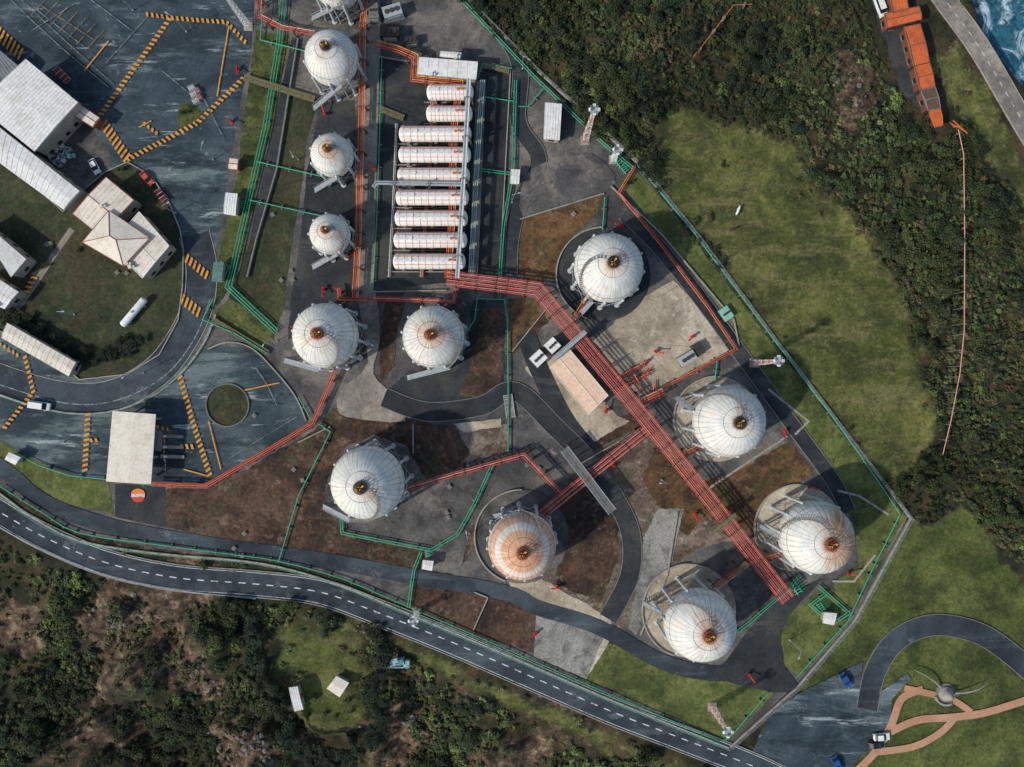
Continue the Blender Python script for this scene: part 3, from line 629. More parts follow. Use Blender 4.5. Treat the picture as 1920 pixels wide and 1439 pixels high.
for q,pp in (([(534,-30),(524,80),(498,240),(466,375),(438,500),(428,538),(518,622)],G3),([(466,375),(602,405)],G1),([(480,303),(612,333)],G1),([(492,30),(488,75),(572,96)],G1),
  ([(716,110),(712,250),(706,420),(699,548)],G1),([(908,182),(962,190)],G1),([(896,318),(960,326)],G2),([(893,560),(946,562),(952,600),(953,740),(953,850)],G1),
  ([(895,560),(890,600),(872,628)],G1),([(967,150),(962,320),(944,420),(938,512),(936,560)],G2),([(893,152),(905,120),(960,128)],G1),
  ([(590,790),(620,810),(560,930),(522,1055)],G1),([(640,975),(642,1000),(720,1015),(808,1032),(858,1002),(890,945),(925,868)],G2),([(790,1035),(776,1070),(766,1140)],G2),
  ([(1134,370),(1130,432)],G1),([(1500,1080),(1472,1110),(1400,1172),(1382,1185)],G2),([(1535,1100),(1592,1150),(1560,1170),(1520,1135),(1550,1112)],G2),([(400,560),(380,600),(440,625),(500,662)],G1),
  ([(866,0),(1000,142),(1130,268),(1190,318)],G2),([(1195,310),(1300,435),(1440,622),(1560,780),(1645,900),(1688,965),(1640,1060),(1590,1165),(1492,1272)],G1),
  ([(972,200),(990,200),(1020,165)],G1),([(1440,1300),(1380,1370),(1355,1392)],G1),([(1345,675),(1340,720)],G1),([(25,848),(70,872),(130,892),(205,900),(300,912)],G1),([(560,745),(585,790)],G1),([(420,520),(430,500),(415,490)],G1)):
    rack('fire_water_pipe','green fire water pipe on low supports',q,1.,pp,.9,6.,None,True,'green fire water pipes')
rack('fire_water_pipe','green pipes following the plant edge',smooth([(0,912),(80,962),(150,1000),(300,1022),(420,1038),(520,1052),(640,1085),(770,1140),(960,1222),(1150,1305),(1350,1390)],3),.9,[(0,.16,GRN,0)],.8,6.,None,True,'green fire water pipes')
# ------------------------------------------------------------ fences and walls
def fence(label,pts,h=2.2,step=3.,mat=STEEL,base=.4,basem=CWALL,name='perimeter_fence'):
    P=[W(x,y) for x,y in pts]; mb=MB()
    for i in range(len(P)-1):
        a,b=P[i],P[i+1]; L=(b-a).length; n=max(1,int(L/step))
        if base: mb.bar((a.x,a.y,base/2),(b.x,b.y,base/2),.45,base,1)
        for k in range(n):
            q=a.lerp(b,k/n); mb.bar((q.x,q.y,base*.9),(q.x,q.y,h),.1,.1)
        for z in np.linspace(base+.2,h-.05,5): mb.bar((a.x,a.y,z),(b.x,b.y,z),.03,.03)
    return tag(mb.obj(name,[mat,basem]),label,'fence','plant fences')
fence('pale concrete based perimeter fence beside the wooded slope',[(640,-250),(872,-5),(1010,136),(1205,316),(1310,446),(1460,648),(1706,972)])
fence('pale concrete based perimeter fence beside the hill lawn',[(1706,972),(1602,1162),(1494,1288),(1368,1400)],base=.6)
fence('low concrete and mesh fence along the public road',smooth([(-60,888),(0,925),(60,968),(150,1014),(300,1038),(420,1048),(520,1062),(640,1097),(770,1152),(960,1232),(1150,1314),(1366,1402)],3),mat=GRN2)
fence('steel guardrail along the outer edge of the road',smooth([(-60,952),(60,1020),(190,1075),(320,1104),(480,1122)],4),.9,3.,STEEL,.2,GRN2,'guardrail')
fence('green topped barrier around the curved entry road',smooth([(405,590),(380,650),(318,722),(225,768),(120,774),(0,740),(-80,700)],4),1.2,2.5,GRN2,.35,CWALL,'barrier_fence')
fence('low retaining wall with railing by the tank lawn',[(560,75),(545,165),(520,320),(482,450),(465,520)],1.2,3.,STEEL,.7,CWALLG,'retaining_wall')
for q in ([(712,108),(775,118)],[(905,128),(957,134),(937,514)],[(700,548),(838,545)],[(975,412),(1132,364)],[(1040,560),(960,660)],[(1145,350),(1240,440),(1375,600),(1385,650)],[(1090,868),(1208,800)],[(775,795),(775,850)],[(620,800),(560,830)],[(890,1110),(915,1120),(888,1180)],[(1270,960),(1250,1080),(1200,1190)]):
    kerb(q,CWALL,.28,.4,name='bund_wall')
for q in ([(1325,918),(1475,818)],[(1490,815),(1515,790),(1440,730)],[(1570,920),(1610,930),(1665,965)],[(1560,1090),(1600,1090),(1640,1040)]): line(q,4,CWALL,0,'drainage_channel')
# ------------------------------------------------------------ buildings
def lerp(a,b,t): return a+(b-a)*t
def building(name,label,cat,quads,h,roofm,wallm=WALLM,ridge=0.,ribs=12,hip=0.,win=True,vents=0,columns=False,trim=None):
    cx=sum(p[0] for q in quads for p in q)/4/len(quads); cy=sum(p[1] for q in quads for p in q)/4/len(quads); o=W(cx,cy,h); o.z=0
    E=empty(name,o,label,cat); mr=MB(); mw=MB(); wins=[]
    for qi,q in enumerate(quads):
        a,b,c,d=[W(x,y,h)-o for x,y in q]
        up=Vector((0,0,.3)); m1=lerp(a,d,.5); m2=lerp(b,c,.5); r1=lerp(m1,m2,hip)+Vector((0,0,ridge+.3)); r2=lerp(m2,m1,hip)+Vector((0,0,ridge+.3))
        vs=[a,b,c,d,a+up,b+up,c+up,d+up,r1,r2]; mr.add(vs,[(3,2,1,0),(0,1,5,4),(1,2,6,5),(2,3,7,6),(3,0,4,7),(4,5,9,8),(6,7,8,9),(5,6,9),(7,4,8)])
        if ribs:
            for i in range(ribs+1):
                t=i/ribs; e=lerp(a,b,t)+up; f=lerp(d,c,t)+up; g_=lerp(m1,m2,t)+Vector((0,0,ridge+.3)); lift=Vector((0,0,.03))
                mr.bar(e+lift,g_+lift,.09,.08,1); mr.bar(g_+lift,f+lift,.09,.08,1)
        if trim:
            l=Vector((0,0,.05))
            for e,f in ((r1,r2),(a+up,r1),(d+up,r1),(b+up,r2),(c+up,r2),(a+up,b+up),(b+up,c+up),(c+up,d+up),(d+up,a+up)): mr.bar(e+l,f+l,.16,.1,2)
        cen=(a+b+c+d)/4; ins=[cen+(p-cen)*(1-.5/max(2,(p-cen).length)-.002*qi) for p in (a,b,c,d)]
        if columns:
            for u in (.08,.36,.64,.92):
                for v in (.12,.88):
                    p=lerp(lerp(a,b,u),lerp(d,c,u),v); mw.box((p.x,p.y,h/2),(.4,.4,h))
        else:
            mw.prism([(p.x,p.y) for p in ins],0,h-.01-.01*qi)
            for i in range(4):
                p,r=ins[i],ins[(i+1)%4]; L=(r-p).length; k=int(L/3.2); rot=math.atan2((r-p).y,(r-p).x)
                for j in range(k): wins.append((lerp(p,r,(j+.5)/k),rot))
        for v in range(vents):
            p=lerp(lerp(a,b,random.uniform(.15,.85)),lerp(d,c,random.uniform(.15,.85)),.5 if ridge>.4 else 1.); mr.box((p.x,p.y,h+ridge+.7),(.9,.9,.9),.4,1); mr.cyl((p.x+1,p.y,h+ridge),(p.x+1,p.y,h+ridge+1.),.25,8,m=1)
    mr.obj('roof',[roofm,roofm,trim or STEEL],E); mw.obj('wall' if not columns else 'columns',wallm if not columns else STEEL,E)
    if wins and win:
        mb=MB(); mb.box((0,0,0),(1.3,.16,1.1)); mb.box((0,0,-.6),(1.5,.3,.1),0,1); wm_=mb.mesh('window',[GLASS,CWALL]); md=MB(); md.box((0,0,1.1),(1.2,.2,2.2)); md.box((0,-.0,2.28),(1.5,.26,.14),0,1); md.cyl((.4,-.16,1.05),(.4,.16,1.05),.06,6,m=1)
        p,r=wins[0]; d=md.obj('door',[REDB,STEEL],E,(p.x,p.y,0)); d.rotation_euler[2]=r
        for p,r in wins[1:40]: w=newobj('window',wm_,E,(p.x,p.y,min(1.6,h*.55))); w.rotation_euler[2]=r
    return E
building('warehouse','large warehouse with a pale ribbed metal roof','building',[[(50,112),(147,193),(66,285),(-40,200)],[(-60,192),(150,359),(120,394),(-60,262)]],7,ROOFW,WALLM,.35,20)
building('office_building','office wing with cream roof and red brown edging','building',[[(200,333),(252,376),(192,446),(137,402)]],5,ROOFC,WALLM,.5,8,0,True,1,trim=REDB)
building('office_building','cream roofed office wing with roof vents','building',[[(262,398),(318,462),(268,522),(208,462)]],5.2,ROOFC,WALLM,.25,9,0,True,2,trim=WHITE)
building('office_building','cream hipped roof building with red brown ridges','building',[[(205,395),(282,447),(232,500),(155,455)]],6.2,ROOFC,WALLM,1.6,0,.42,True,0,trim=REDB)
building('shed','pale roofed shed beside the lawn','building',[[(-40,415),(0,443),(50,487),(22,520)]],5,ROOFW,WALLM,.3,10)
building('shed','small pale roofed shed','building',[[(-30,505),(36,548),(10,580),(-40,560)]],4,ROOFW,WALLM,.3,8,vents=1)
building('storage_building','long low building with a cream roof','building',[[(15,606),(143,680),(130,706),(4,634)]],4,ROOFC,WALLM,.2,14)
building('gate_canopy','white ribbed canopy over the gate lanes','canopy',[[(293,777),(284,908),(200,903),(212,771)]],5.5,ROOFC,STEEL,.25,0,columns=True)
building('pump_house','white flat roofed pump house beside the tank row','building',[[(786,108),(896,117),(893,150),(783,140)],[(826,97),(865,100),(864,110),(825,107)]],5,ROOFW,WALLM,.15,6,vents=1)
building('control_hut','narrow white roofed hut by the perimeter road','building',[[(1022,193),(1053,196),(1049,264),(1019,261)]],3.5,ROOFW,WALLM,.2,6)
building('pump_building','pale peach roofed pump building beside the pipe rack','building',[[(1068,656),(1140,742),(1102,778),(1030,690)]],5,ROOFP,WALLM,.15,0,trim=ROOFC)
building('equipment_shed','grey roofed building corner','building',[[(-40,70),(0,95),(35,125),(10,160)]],4,ROOFG,WALLM,.2,6)
building('porch_building','small white roofed porch with red brown edging','building',[[(150,196),(188,222),(175,240),(135,215)]],3.5,ROOFC,REDB,.2,4,trim=REDB)
building('hut','small white roofed hut beside the pipes','hut',[[(958,318),(975,319),(973,346),(957,345)]],2.6,ROOFW,WALLM,.15,3,win=False)
building('hut','small valve hut with pale roof','hut',[[(793,1050),(813,1052),(810,1070),(791,1067)]],2.6,ROOFW,WALLM,.15,3,win=False)
building('guard_cabin','white cabin beside the yard','hut',[[(424,362),(446,364),(442,405),(420,402)]],3,WHITE,WALLM,.2,5,win=False)
building('guard_cabin','small pale cabin with red trim','hut',[[(430,297),(448,299),(446,320),(428,318)]],2.6,ROOFC,REDB,.2,0,win=False,trim=REDB)
building('hut','pale valve hut with flat roof','hut',[[(1545,1148),(1568,1150),(1562,1172),(1542,1168)]],2.6,ROOFW,WALLM,.15,3,win=False)
building('hut','green roofed fire pump hut','hut',[[(402,492),(420,492),(416,530),(398,528)]],2.6,omat('pale_green_roof','6f8f85',.7),WALLM,.15,9,win=False)
building('gate_booth','small pale gate booth','hut',[[(18,848),(40,858),(30,872),(10,862)]],2.6,ROOFW,WALLM,.15,0,win=False)
building('gate_booth','small toll booth by the gate lanes','hut',[[(292,808),(304,809),(303,846),(291,845)]],2.6,ROOFG,REDB,.1,0,win=False)
building('quay_building','weathered orange quay hall with a cross wing','building',[[(1662,-30),(1690,-34),(1703,20),(1674,26)],[(1657,27),(1722,13),(1727,38),(1662,54)]],3.5,ROOFO,WALLO,.4,5,trim=ROOFD)
building('conveyor_building','long narrow orange roofed conveyor building','building',[[(1694,52),(1724,46),(1742,118),(1713,125)],[(1713,125.5),(1742,118.5),(1752,163),(1724,170)]],3.2,ROOFO,WALLO,.4,9,trim=ROOFD)
building('conveyor_building','slim rusty grey conveyor gallery with orange edges','building',[[(1725,171),(1752,164),(1762,204),(1739,209)]],3.,ROOFD,WALLO,.4,5,trim=ROOFG)
building('conveyor_building','small orange roofed conveyor head house','building',[[(1741,210),(1762,206),(1766,236),(1752,240)]],3.,ROOFO,WALLO,.4,3,trim=ROOFO)
def groundz(x,y): p=W(x,y); return max(HT(p.x,p.y),gz(p.x,p.y))
for q,l,h in (([(540,1292),(556,1290),(567,1333),(551,1337)],'small white roofed shed in the scrub clearing',2.5),([(628,1272),(652,1285),(634,1312),(610,1296)],'small ruined hut with pale patchy roof',2.5)):
    p_=W(q[0][0],q[0][1]); E=building('hut',l,'hut',[q],h,ROOFW if 'shed' in l else ROOFC,WALLM,.3,4); E.location.z=HT(p_.x,p_.y)-.3
n=NT('graffiti_wall'); v=n.pos(4); f=n.noise(v,.9,4,.6,1.5); c=n.ramp(f,[(.35,hexc('31505a')),(.45,hexc('3f9589')),(.52,hexc('b9c2bc')),(.6,hexc('5a5a80')),(.7,hexc('3c6f8a'))]); GRAF=n.done(c,.8)
mb=MB(); P0=W(742,1242); z0=groundz(742,1242)
for i in range(5): mb.box((P0.x-3+1.5*i,P0.y+random.uniform(-.5,.5),z0+.4),(1.6,1.3+random.random(),1.3+.3*i%1),random.uniform(-.3,.3))
mb.box((P0.x,P0.y-1.1,z0+.3),(7.2,.3,1.4)); tag(mb.obj('graffiti_ruin',GRAF),'ruined concrete block covered in teal graffiti','ruin')
def plant_box(x,y,w,d,h,rot,label,mat=WHITE):
    p=W(x,y,h); E=empty('equipment_unit',(p.x,p.y,0),label,'equipment'); E.rotation_euler[2]=rot
    mb=MB(); mb.box((0,0,h/2+.15),(w,d,h)); mb.box((0,0,.2),(w+.4,d+.4,.4),0,1); mb.obj('casing',[mat,CWALLG],E)
    mb=MB(); mb.cyl((0,0,h+.14),(0,0,h+.5),min(w*.12,d*.3),12); fm=mb.mesh('roof_fan',DSTEEL)
    for k in range(3): newobj('roof_fan',fm,E,((k-1)*w*.28,0,0))
    mb=MB(); mb.box((0,-d/2-.04,h*.5),(w*.7,.08,h*.6)); mb.obj('louvre',STEEL,E)
plant_box(1010,672,3.6,3.2,3,.75,'white equipment cabin with roof fans')
plant_box(1036,648,3.2,3.2,3,.75,'white equipment cabin with roof fans')
plant_box(1290,672,4.4,2.6,2.5,.55,'grey equipment skid on the pale concrete',STEEL)
plant_box(1310,655,2.4,3.2,2,.55,'grey equipment skid on the pale concrete',DSTEEL)
plant_box(1362,588,2.6,3.4,1.4,.6,'low green and white valve box beside the fence',GRN2)
plant_box(730,60,5,2.4,3,.0,'dark equipment skid behind the pump house',DSTEEL)
plant_box(770,75,4,2.,2,.1,'dark equipment skid behind the pump house',DSTEEL)
plant_box(735,20,5,3.,3,.3,'grey equipment skid behind the pump house',STEEL)
plant_box(700,20,2.5,4,3,.1,'grey equipment skid behind the pump house',CWALLG)
def walkway(a,b,w,z,mat,label):
    A=W(*a,z);B=W(*b,z); mb=MB(); d=(B-A).normalized(); sd=Vector((-d.y,d.x,0)); L=(B-A).length
    n=int(L/.5)
    for k in range(n): p=A.lerp(B,(k+.5)/n); mb.bar(p-sd*w/2,p+sd*w/2,.42,.12)
    for s_ in (-1,1):
        mb.bar(A+sd*s_*w/2,B+sd*s_*w/2,.18,.3,1); mb.bar(A+sd*s_*w/2+Vector((0,0,1)),B+sd*s_*w/2+Vector((0,0,1)),.06,.06,1)
        for k in range(int(L/2)+1): p=A.lerp(B,min(1,k*2/L))+sd*s_*w/2; mb.bar((p.x,p.y,0),(p.x,p.y,z+1),.1,.1,1)
    tag(mb.obj('footbridge',[mat,STEEL if mat is not OCHRE else mat]),label,'footbridge')
walkway((457,145),(590,187),1.4,1.2,OCHRE,'ochre slatted footbridge over the grass strip')
walkway((400,600),(503,662),1.2,.8,OCHRE,'ochre slatted walkway beside green pipes')
walkway((713,205),(757,222),1.3,1.,OCHRE,'short ochre slatted footbridge')
walkway((907,122),(955,134),1.1,1.,OCHRE,'short ochre slatted footbridge')
walkway((1058,842),(1148,960),2.3,5.9,CWALLG,'grey concrete crossing over the red pipe rack')
walkway((1040,672),(1098,622),1.1,6.2,STEEL,'steel gangway over the red pipe rack')
walkway((952,740),(958,784),2.3,.5,CWALL,'pale slatted crossing over the road')
walkway((1340,995),(1380,965),1.,6.2,OCHRE,'small gangway over the red pipe rack')
walkway((1380,1080),(1400,1055),1.,6.2,OCHRE,'small gangway over the red pipe rack')
for i in range(14):
    x=1160+(i%7)*9; y=728-(i%7)*5-(i//7)*19; p=W(x,y); E=empty('valve_manifold',(p.x,p.y,0),'red valve manifold with handwheel on concrete','valve','red valve manifolds'); E.rotation_euler[2]=.9; E.scale=(.8,.8,.8)
    mb=MB(); mb.tube([(-2.2,0,.9),(2.2,0,.9)],.17,8); mb.cyl((-1,0,.0),(-1,0,1.2),.12,8); mb.cyl((1,0,.0),(1,0,1.2),.12,8); mb.cyl((-.2,0,.9),(.2,0,.9),.36,10); mb.obj('pipe',(RED,DRED,ORG)[i%3],E)
    mb=MB(); mb.tube([(.4*math.cos(t),.4*math.sin(t),1.9) for t in np.linspace(0,6.28,13)[:-1]],.06,5,closed=True); mb.cyl((0,0,1),(0,0,1.9),.07,6); mb.bar((-.4,0,1.9),(.4,0,1.9),.06,.05); mb.obj('handwheel',RED,E)
for q in ([(1150,738),(1222,698)],[(1143,718),(1212,680)],[(1200,760),(1228,745),(1226,715)],[(1180,690),(1205,735)]): rack('pipe_rack','low red header pipes around the valve manifolds',q,1.2,[(-.25,.14,RED,0),(.25,.13,PINK,0)],.9,3.)
for (x,y,r,sc) in ((455,385,0.,.55),(1160,300,.7,.7),(1172,316,.7,.6),(1540,1135,.6,.6),(805,1035,.2,.5),(410,505,0,.5),(1495,1100,.6,.75)):
    p=W(x,y); E=empty('hydrant_manifold',(p.x,p.y,0),'cluster of green fire water pipes and valves','valve','green pipe manifolds'); E.rotation_euler[2]=r; E.scale=(sc,)*3
    for k in range(4):
        mb=MB(); yy=(k-1.5)*1.0; mb.tube([(-2.4,yy,.3),(-2.4,yy,1.2),(2.4,yy,1.2),(2.4,yy,.2)],.13,8); mb.cyl((-.25,yy,1.2),(.25,yy,1.2),.3,8); mb.cyl((0,yy,1.2),(0,yy,1.9),.07,6); mb.cyl((0,yy,1.88),(0,yy,1.95),.3,10); mb.obj('pipe',GRN,E)
    mb=MB(); mb.tube([(-1.6,-2.2,1.0),(-1.6,2.2,1.0)],.16,8); mb.obj('header_pipe',GRN2,E)
mb=MB(); mb.cyl((0,0,0),(0,0,.9),.22,10); mb.cyl((0,0,.35),(0,0,.45),.45,12); mb.cyl((0,0,.9),(0,0,1.2),.34,10); REDV=omat('bright_red_paint','cf3226',.5); ped=mb.mesh('pedestal',REDV)
mb=MB(); mb.tube([(-.5,0,1.2),(0,0,1.35),(.9,0,1.8),(1.5,0,2.05)],.17,8); mb.cyl((1.35,0,2.),(1.75,0,2.18),.2,10,.27); mb.box((-.5,0,1.25),(.5,.7,.45)); noz=mb.mesh('nozzle',REDV)
mb=MB(); mb.tube([(.35*math.cos(t)-.3,.35*math.sin(t),1.6) for t in np.linspace(0,6.28,11)[:-1]],.05,5,closed=True); hw=mb.mesh('handwheel',DRED)
for (x,y) in ((610,215),(663,478),(702,318),(608,545),(1163,425),(1297,632),(1230,660),(1135,770),(1590,1075),(1403,1264),(1045,1100),(1003,1187),(447,133),(435,230),(640,550),(1515,912),(300,832),(1470,810),(1302,965),(1148,872),(560,620)):
    p=W(x,y); z=gz(p.x,p.y); r=random.uniform(0,6); E=empty('fire_monitor',(p.x,p.y,z),'red fire water monitor on a pedestal','hydrant','red fire monitors'); E.rotation_euler[2]=r
    newobj('pedestal',ped,E); newobj('nozzle',noz,E); newobj('handwheel',hw,E)
def mast(x,y,h,label,paint=STEEL):
    p=W(x,y); z=groundz(x,y); E=empty('floodlight_mast',(p.x,p.y,z-.1),label,'mast','lattice floodlight masts'); mb=MB(); w0,w1=1.5,.6; n=9
    cs=[(-1,-1),(1,-1),(1,1),(-1,1)]
    for i in range(n):
        za,zb=h*i/n,h*(i+1)/n; wa=lerp(w0,w1,i/n)/2; wb=lerp(w0,w1,(i+1)/n)/2
        for k in range(4):
            a=cs[k];b=cs[(k+1)%4]; A=(a[0]*wa,a[1]*wa,za);B=(b[0]*wa,b[1]*wa,za);Cc=(a[0]*wb,a[1]*wb,zb);D=(b[0]*wb,b[1]*wb,zb)
            mb.bar(A,Cc,.11,.11,i%2);mb.bar(A,D,.06,.06,i%2);mb.bar(B,Cc,.06,.06,i%2);mb.bar(Cc,D,.06,.06,i%2)
    mb.box((0,0,.15),(2.4,2.4,.3),0,2); mb.obj('lattice',[paint,WHITE,CWALL],E)
    mb=MB(); mb.box((0,0,h),(1.7,1.7,.1))
    for s_ in (-1,1): mb.bar((-.85,s_*.85,h+1),(.85,s_*.85,h+1),.07,.07); mb.bar((s_*.85,-.85,h+1),(s_*.85,.85,h+1),.07,.07); mb.bar((s_*.85,s_*.85,h),(s_*.85,s_*.85,h+1),.07,.07); mb.bar((s_*.85,-s_*.85,h),(s_*.85,-s_*.85,h+1),.07,.07)
    mb.obj('platform',STEEL,E)
    mb=MB(); mb.box((0,0,0),(.7,.4,.55)); mb.box((0,-.22,0),(.6,.05,.45),0,1); fm_=mb.mesh('floodlight',[WHITE,GLASS])
    for k in range(4): a=k*math.pi/2; f=newobj('floodlight',fm_,E,(1.1*math.cos(a),1.1*math.sin(a),h+.7)); f.rotation_euler=(.3,0,a+math.pi/2)
mast(1097,264,22,'tall lattice floodlight mast beside the perimeter fence',PINK); mast(1413,681,18,'lattice floodlight mast beside the fence lawn',PINK); mast(1335,1325,14,'lattice floodlight mast on the lawn',PINK); mast(466,50,18,'lattice floodlight mast by the yard',WHITE); mast(782,1148,7,'short white lattice mast by the road',WHITE); mast(1150,300,8,'short lattice mast beside green pipes',WHITE)
a=W(271,560,1.8);b=W(228,611,1.8); L=(b-a).length; c=(a+b)/2; E=empty('white_gas_tank',(c.x,c.y,gz(c.x,c.y)),'plain white horizontal tank lying on the lawn','gas tank'); E.rotation_euler[2]=math.atan2((b-a).y,(b-a).x)
mb=MB(); R=.95; prof=[(max(R*math.sin(i/6*math.pi/2),.001),-L/2+.5-.5*math.cos(i/6*math.pi/2)) for i in range(7)]; prof+=[(r,-h_) for r,h_ in prof[::-1]]; mb.rev((0,0,1.5),prof,20,axis='x'); mb.obj('shell',WHITE,E)
mb=MB(); mb.box((0,0,.4),(.5,1.8,.8)); sdm=mb.mesh('saddle',CWALL); newobj('saddle',sdm,E,(-L*.3,0,0)); newobj('saddle',sdm,E,(L*.3,0,0)); mb=MB(); mb.cyl((0,0,2.35),(0,0,2.75),.3,10); mb.obj('manway',STEEL,E)
# ------------------------------------------------------------ vehicles
def car_meshes(paint,van):
    L,Wd=(5.6,2.0) if van else (4.3,1.8); Hh_=2.1 if van else 1.45
    def ext(prof,w,w2,zt):
        mb=MB(); n=len(prof); vs=[]
        for s_ in (-1,1):
            for x,z in prof: ww=lerp(w,w2,min(1,max(0,(z-.5)/(zt-.5)))); vs.append((x,s_*ww/2,z))
        fs=[(i,(i+1)%n,n+(i+1)%n,n+i) for i in range(n)]+[tuple(range(n-1,-1,-1)),tuple(range(n,2*n))]; mb.add(vs,fs); return mb
    if van: body=[(-2.8,.35),(2.7,.35),(2.8,.7),(2.7,1.1),(2.05,1.3),(1.3,1.35),(-2.75,1.35),(-2.8,1.2)]; cab=[(2.0,1.3),(1.35,2.02),(1.2,2.05),(-2.6,2.05),(-2.72,1.3)]; roof=[(1.25,2.04),(1.2,2.12),(-2.55,2.12),(-2.62,2.04)]
    else: body=[(-2.15,.32),(2.1,.32),(2.15,.6),(2.05,.82),(1.15,.95),(-1.85,.97),(-2.12,.85)]; cab=[(1.15,.94),(.35,1.4),(-1.2,1.42),(-1.9,.94)]; roof=[(.3,1.39),(.2,1.46),(-1.15,1.47),(-1.25,1.4)]
    A=ext(body,Wd,Wd*.96,1.2).mesh('body',paint); B=ext(cab,Wd*.95,Wd*.82,Hh_).mesh('window',GLASS); C_=ext(roof,Wd*.83,Wd*.8,Hh_).mesh('roof_panel',paint)
    mb=MB(); mb.cyl((0,-.11,0),(0,.11,0),.33,16); mb.cyl((0,-.125,0),(0,.125,0),.19,12,m=1); Wh=mb.mesh('wheel',[TYRE,STEEL])
    mb=MB(); mb.box((0,0,0),(.14,.38,.16)); Hl=mb.mesh('headlight',WHITE); mb=MB(); mb.box((0,0,0),(.1,.3,.2)); Tl=mb.mesh('tail_light',RED)
    mb=MB(); mb.box((0,0,0),(.16,.2,.14)); Mi=mb.mesh('wing_mirror',paint)
    return dict(L=L,W=Wd,parts=[('body',A),('window',B),('roof_panel',C_)],wh=Wh,hl=Hl,tl=Tl,mi=Mi,van=van)
CARS={}
def car(x,y,deg,key,paint,van,label):
    if key not in CARS: CARS[key]=car_meshes(paint,van)
    d=CARS[key]; p=W(x,y); E=empty('parked_'+('van' if van else 'car'),(p.x,p.y,gz(p.x,p.y)+.005),label,'van' if van else 'car','parked vehicles'); E.rotation_euler[2]=math.radians(deg)
    for n_,m_ in d['parts']:
        o=newobj(n_,m_,E); bv=o.modifiers.new('b','BEVEL'); bv.width=.06; bv.segments=2
    ax=d['L']/2-.85
    for sx in (-1,1):
        for sy in (-1,1): newobj('wheel',d['wh'],E,(sx*ax,sy*(d['W']/2-.1),.33))
    hz=.75 if van else .66
    for sy in (-1,1): newobj('headlight',d['hl'],E,(d['L']/2-.06,sy*d['W']*.35,hz)); newobj('tail_light',d['tl'],E,(-d['L']/2+.03,sy*d['W']*.38,hz+.1)); newobj('wing_mirror',d['mi'],E,(.9 if not van else 1.7,sy*(d['W']/2+.08),1. if not van else 1.3))
car(79,761,-8,'vanw',WHITE,True,'white van on the entry road'); car(180,314,-62,'carw',WHITE,False,'white hatchback parked by the warehouse yard'); car(1583,1273,-55,'carb',BLUE,False,'blue car parked at the viewpoint'); car(1650,1379,5,'carw',WHITE,False,'white car parked by the terracotta path')
car(1640,1394,5,'cark',BLACK,False,'dark car parked by the terracotta path'); car(1567,1429,-60,'carb',BLUE,False,'blue car parked at the viewpoint'); car(1647,17,-70,'vanw',WHITE,True,'white van parked beside the orange quay building'); car(278,336,-50,'carr',RED,False,'small red car parked beside the office lawn')
def cage(x,y,rot,m,label):
    p=W(x,y); E=empty('cylinder_cage',(p.x,p.y,gz(p.x,p.y)),label,'gas cylinder cage','gas cylinder cages'); E.rotation_euler[2]=rot
    mb=MB(); mb.box((0,0,.08),(1.9,1.3,.16))
    for a in (-.9,.9):
        for b in (-.6,.6): mb.box((a,b,.75),(.08,.08,1.4))
    for b in (-.6,.6): mb.bar((-.9,b,1.4),(.9,b,1.4),.08,.08)
    mb.obj('frame',STEEL,E); mb=MB()
    for i in range(4):
        for j in range(3): q=(-.66+.44*i,-.4+.4*j); mb.cyl((*q,.16),(*q,1.1),.18,10); mb.cyl((*q,1.1),(*q,1.3),.18,10,.06)
    mb.obj('gas_cylinders',m,E)
for i in range(5): cage(362+7*(i%2)+i*2,168+6*i,.5,PINK if i%2 else WHITE,'cage of pink gas cylinders in the yard')
for i in range(3): cage(112+7*i,136+7*i,.7,RED,'cage of red gas cylinders beside the warehouse')
for i in range(3): cage(300+5*i,363+6*i,.6,DRED if i%2 else RED,'cage of red gas cylinders by the lawn')
mb=MB()
for i in range(5): mb.bar((-.6,-.5+.25*i,.15),(.6,-.5+.25*i,.15),.2,.04)
for i in (-1,0,1): mb.box((i*.5,0,.06),(.12,1.1,.12))
mb.box((0,0,.6),(1.1,1.,.8),0,1); mb.box((0,0,1.02),(1.15,.12,.06),0,0)
cm=[mb.mesh('storage_crate',[CWALLG,q]) for q in (WHITE,STEEL,ROOFC,GRN2)]
for i in range(26):
    x,y=115+random.gauss(0,13),290+random.gauss(0,11); p=W(x,y); o=newobj('storage_crate',cm[i%4],None,(p.x,p.y,gz(p.x,p.y))); o.rotation_euler[2]=random.uniform(0,3); tag(o,'wrapped pale crate on a pallet in the yard','crate','crates on pallets')
p=W(1772,1300); E=empty('monument',(p.x,p.y,gz(p.x,p.y)),'round stone viewpoint monument with curved pale blades','monument')
mb=MB(); mb.rev((0,0,0),[(1.9,0),(1.9,.5),(1.5,.5),(1.4,1.4),(.9,2.2),(.3,2.8),(.001,2.9)],24); mb.obj('plinth',CWALL,E)
for k,(a0,a1) in enumerate(((.1,.0),(2.3,2.6))):
    mb=MB(); Q=[((2.2+9*t)*math.cos(a0+.2*t),(2.2+9*t)*math.sin(a0+.2*t),.4+1.2*math.sin(t*2.6)) for t in np.linspace(0,1,12)]
    for i in range(11): mb.bar(Q[i],Q[i+1],.35*(1-i/12)+.06,.3)
    mb.obj('blade',CWALL,E)
mb=MB()
for i in range(14):
    a=3.4+i*.13;b=a+.13; mb.bar((3.*math.cos(a),3.*math.sin(a),.25),(3.*math.cos(b),3.*math.sin(b),.25),.5,.5)
mb.obj('curved_bench',CWALL,E)
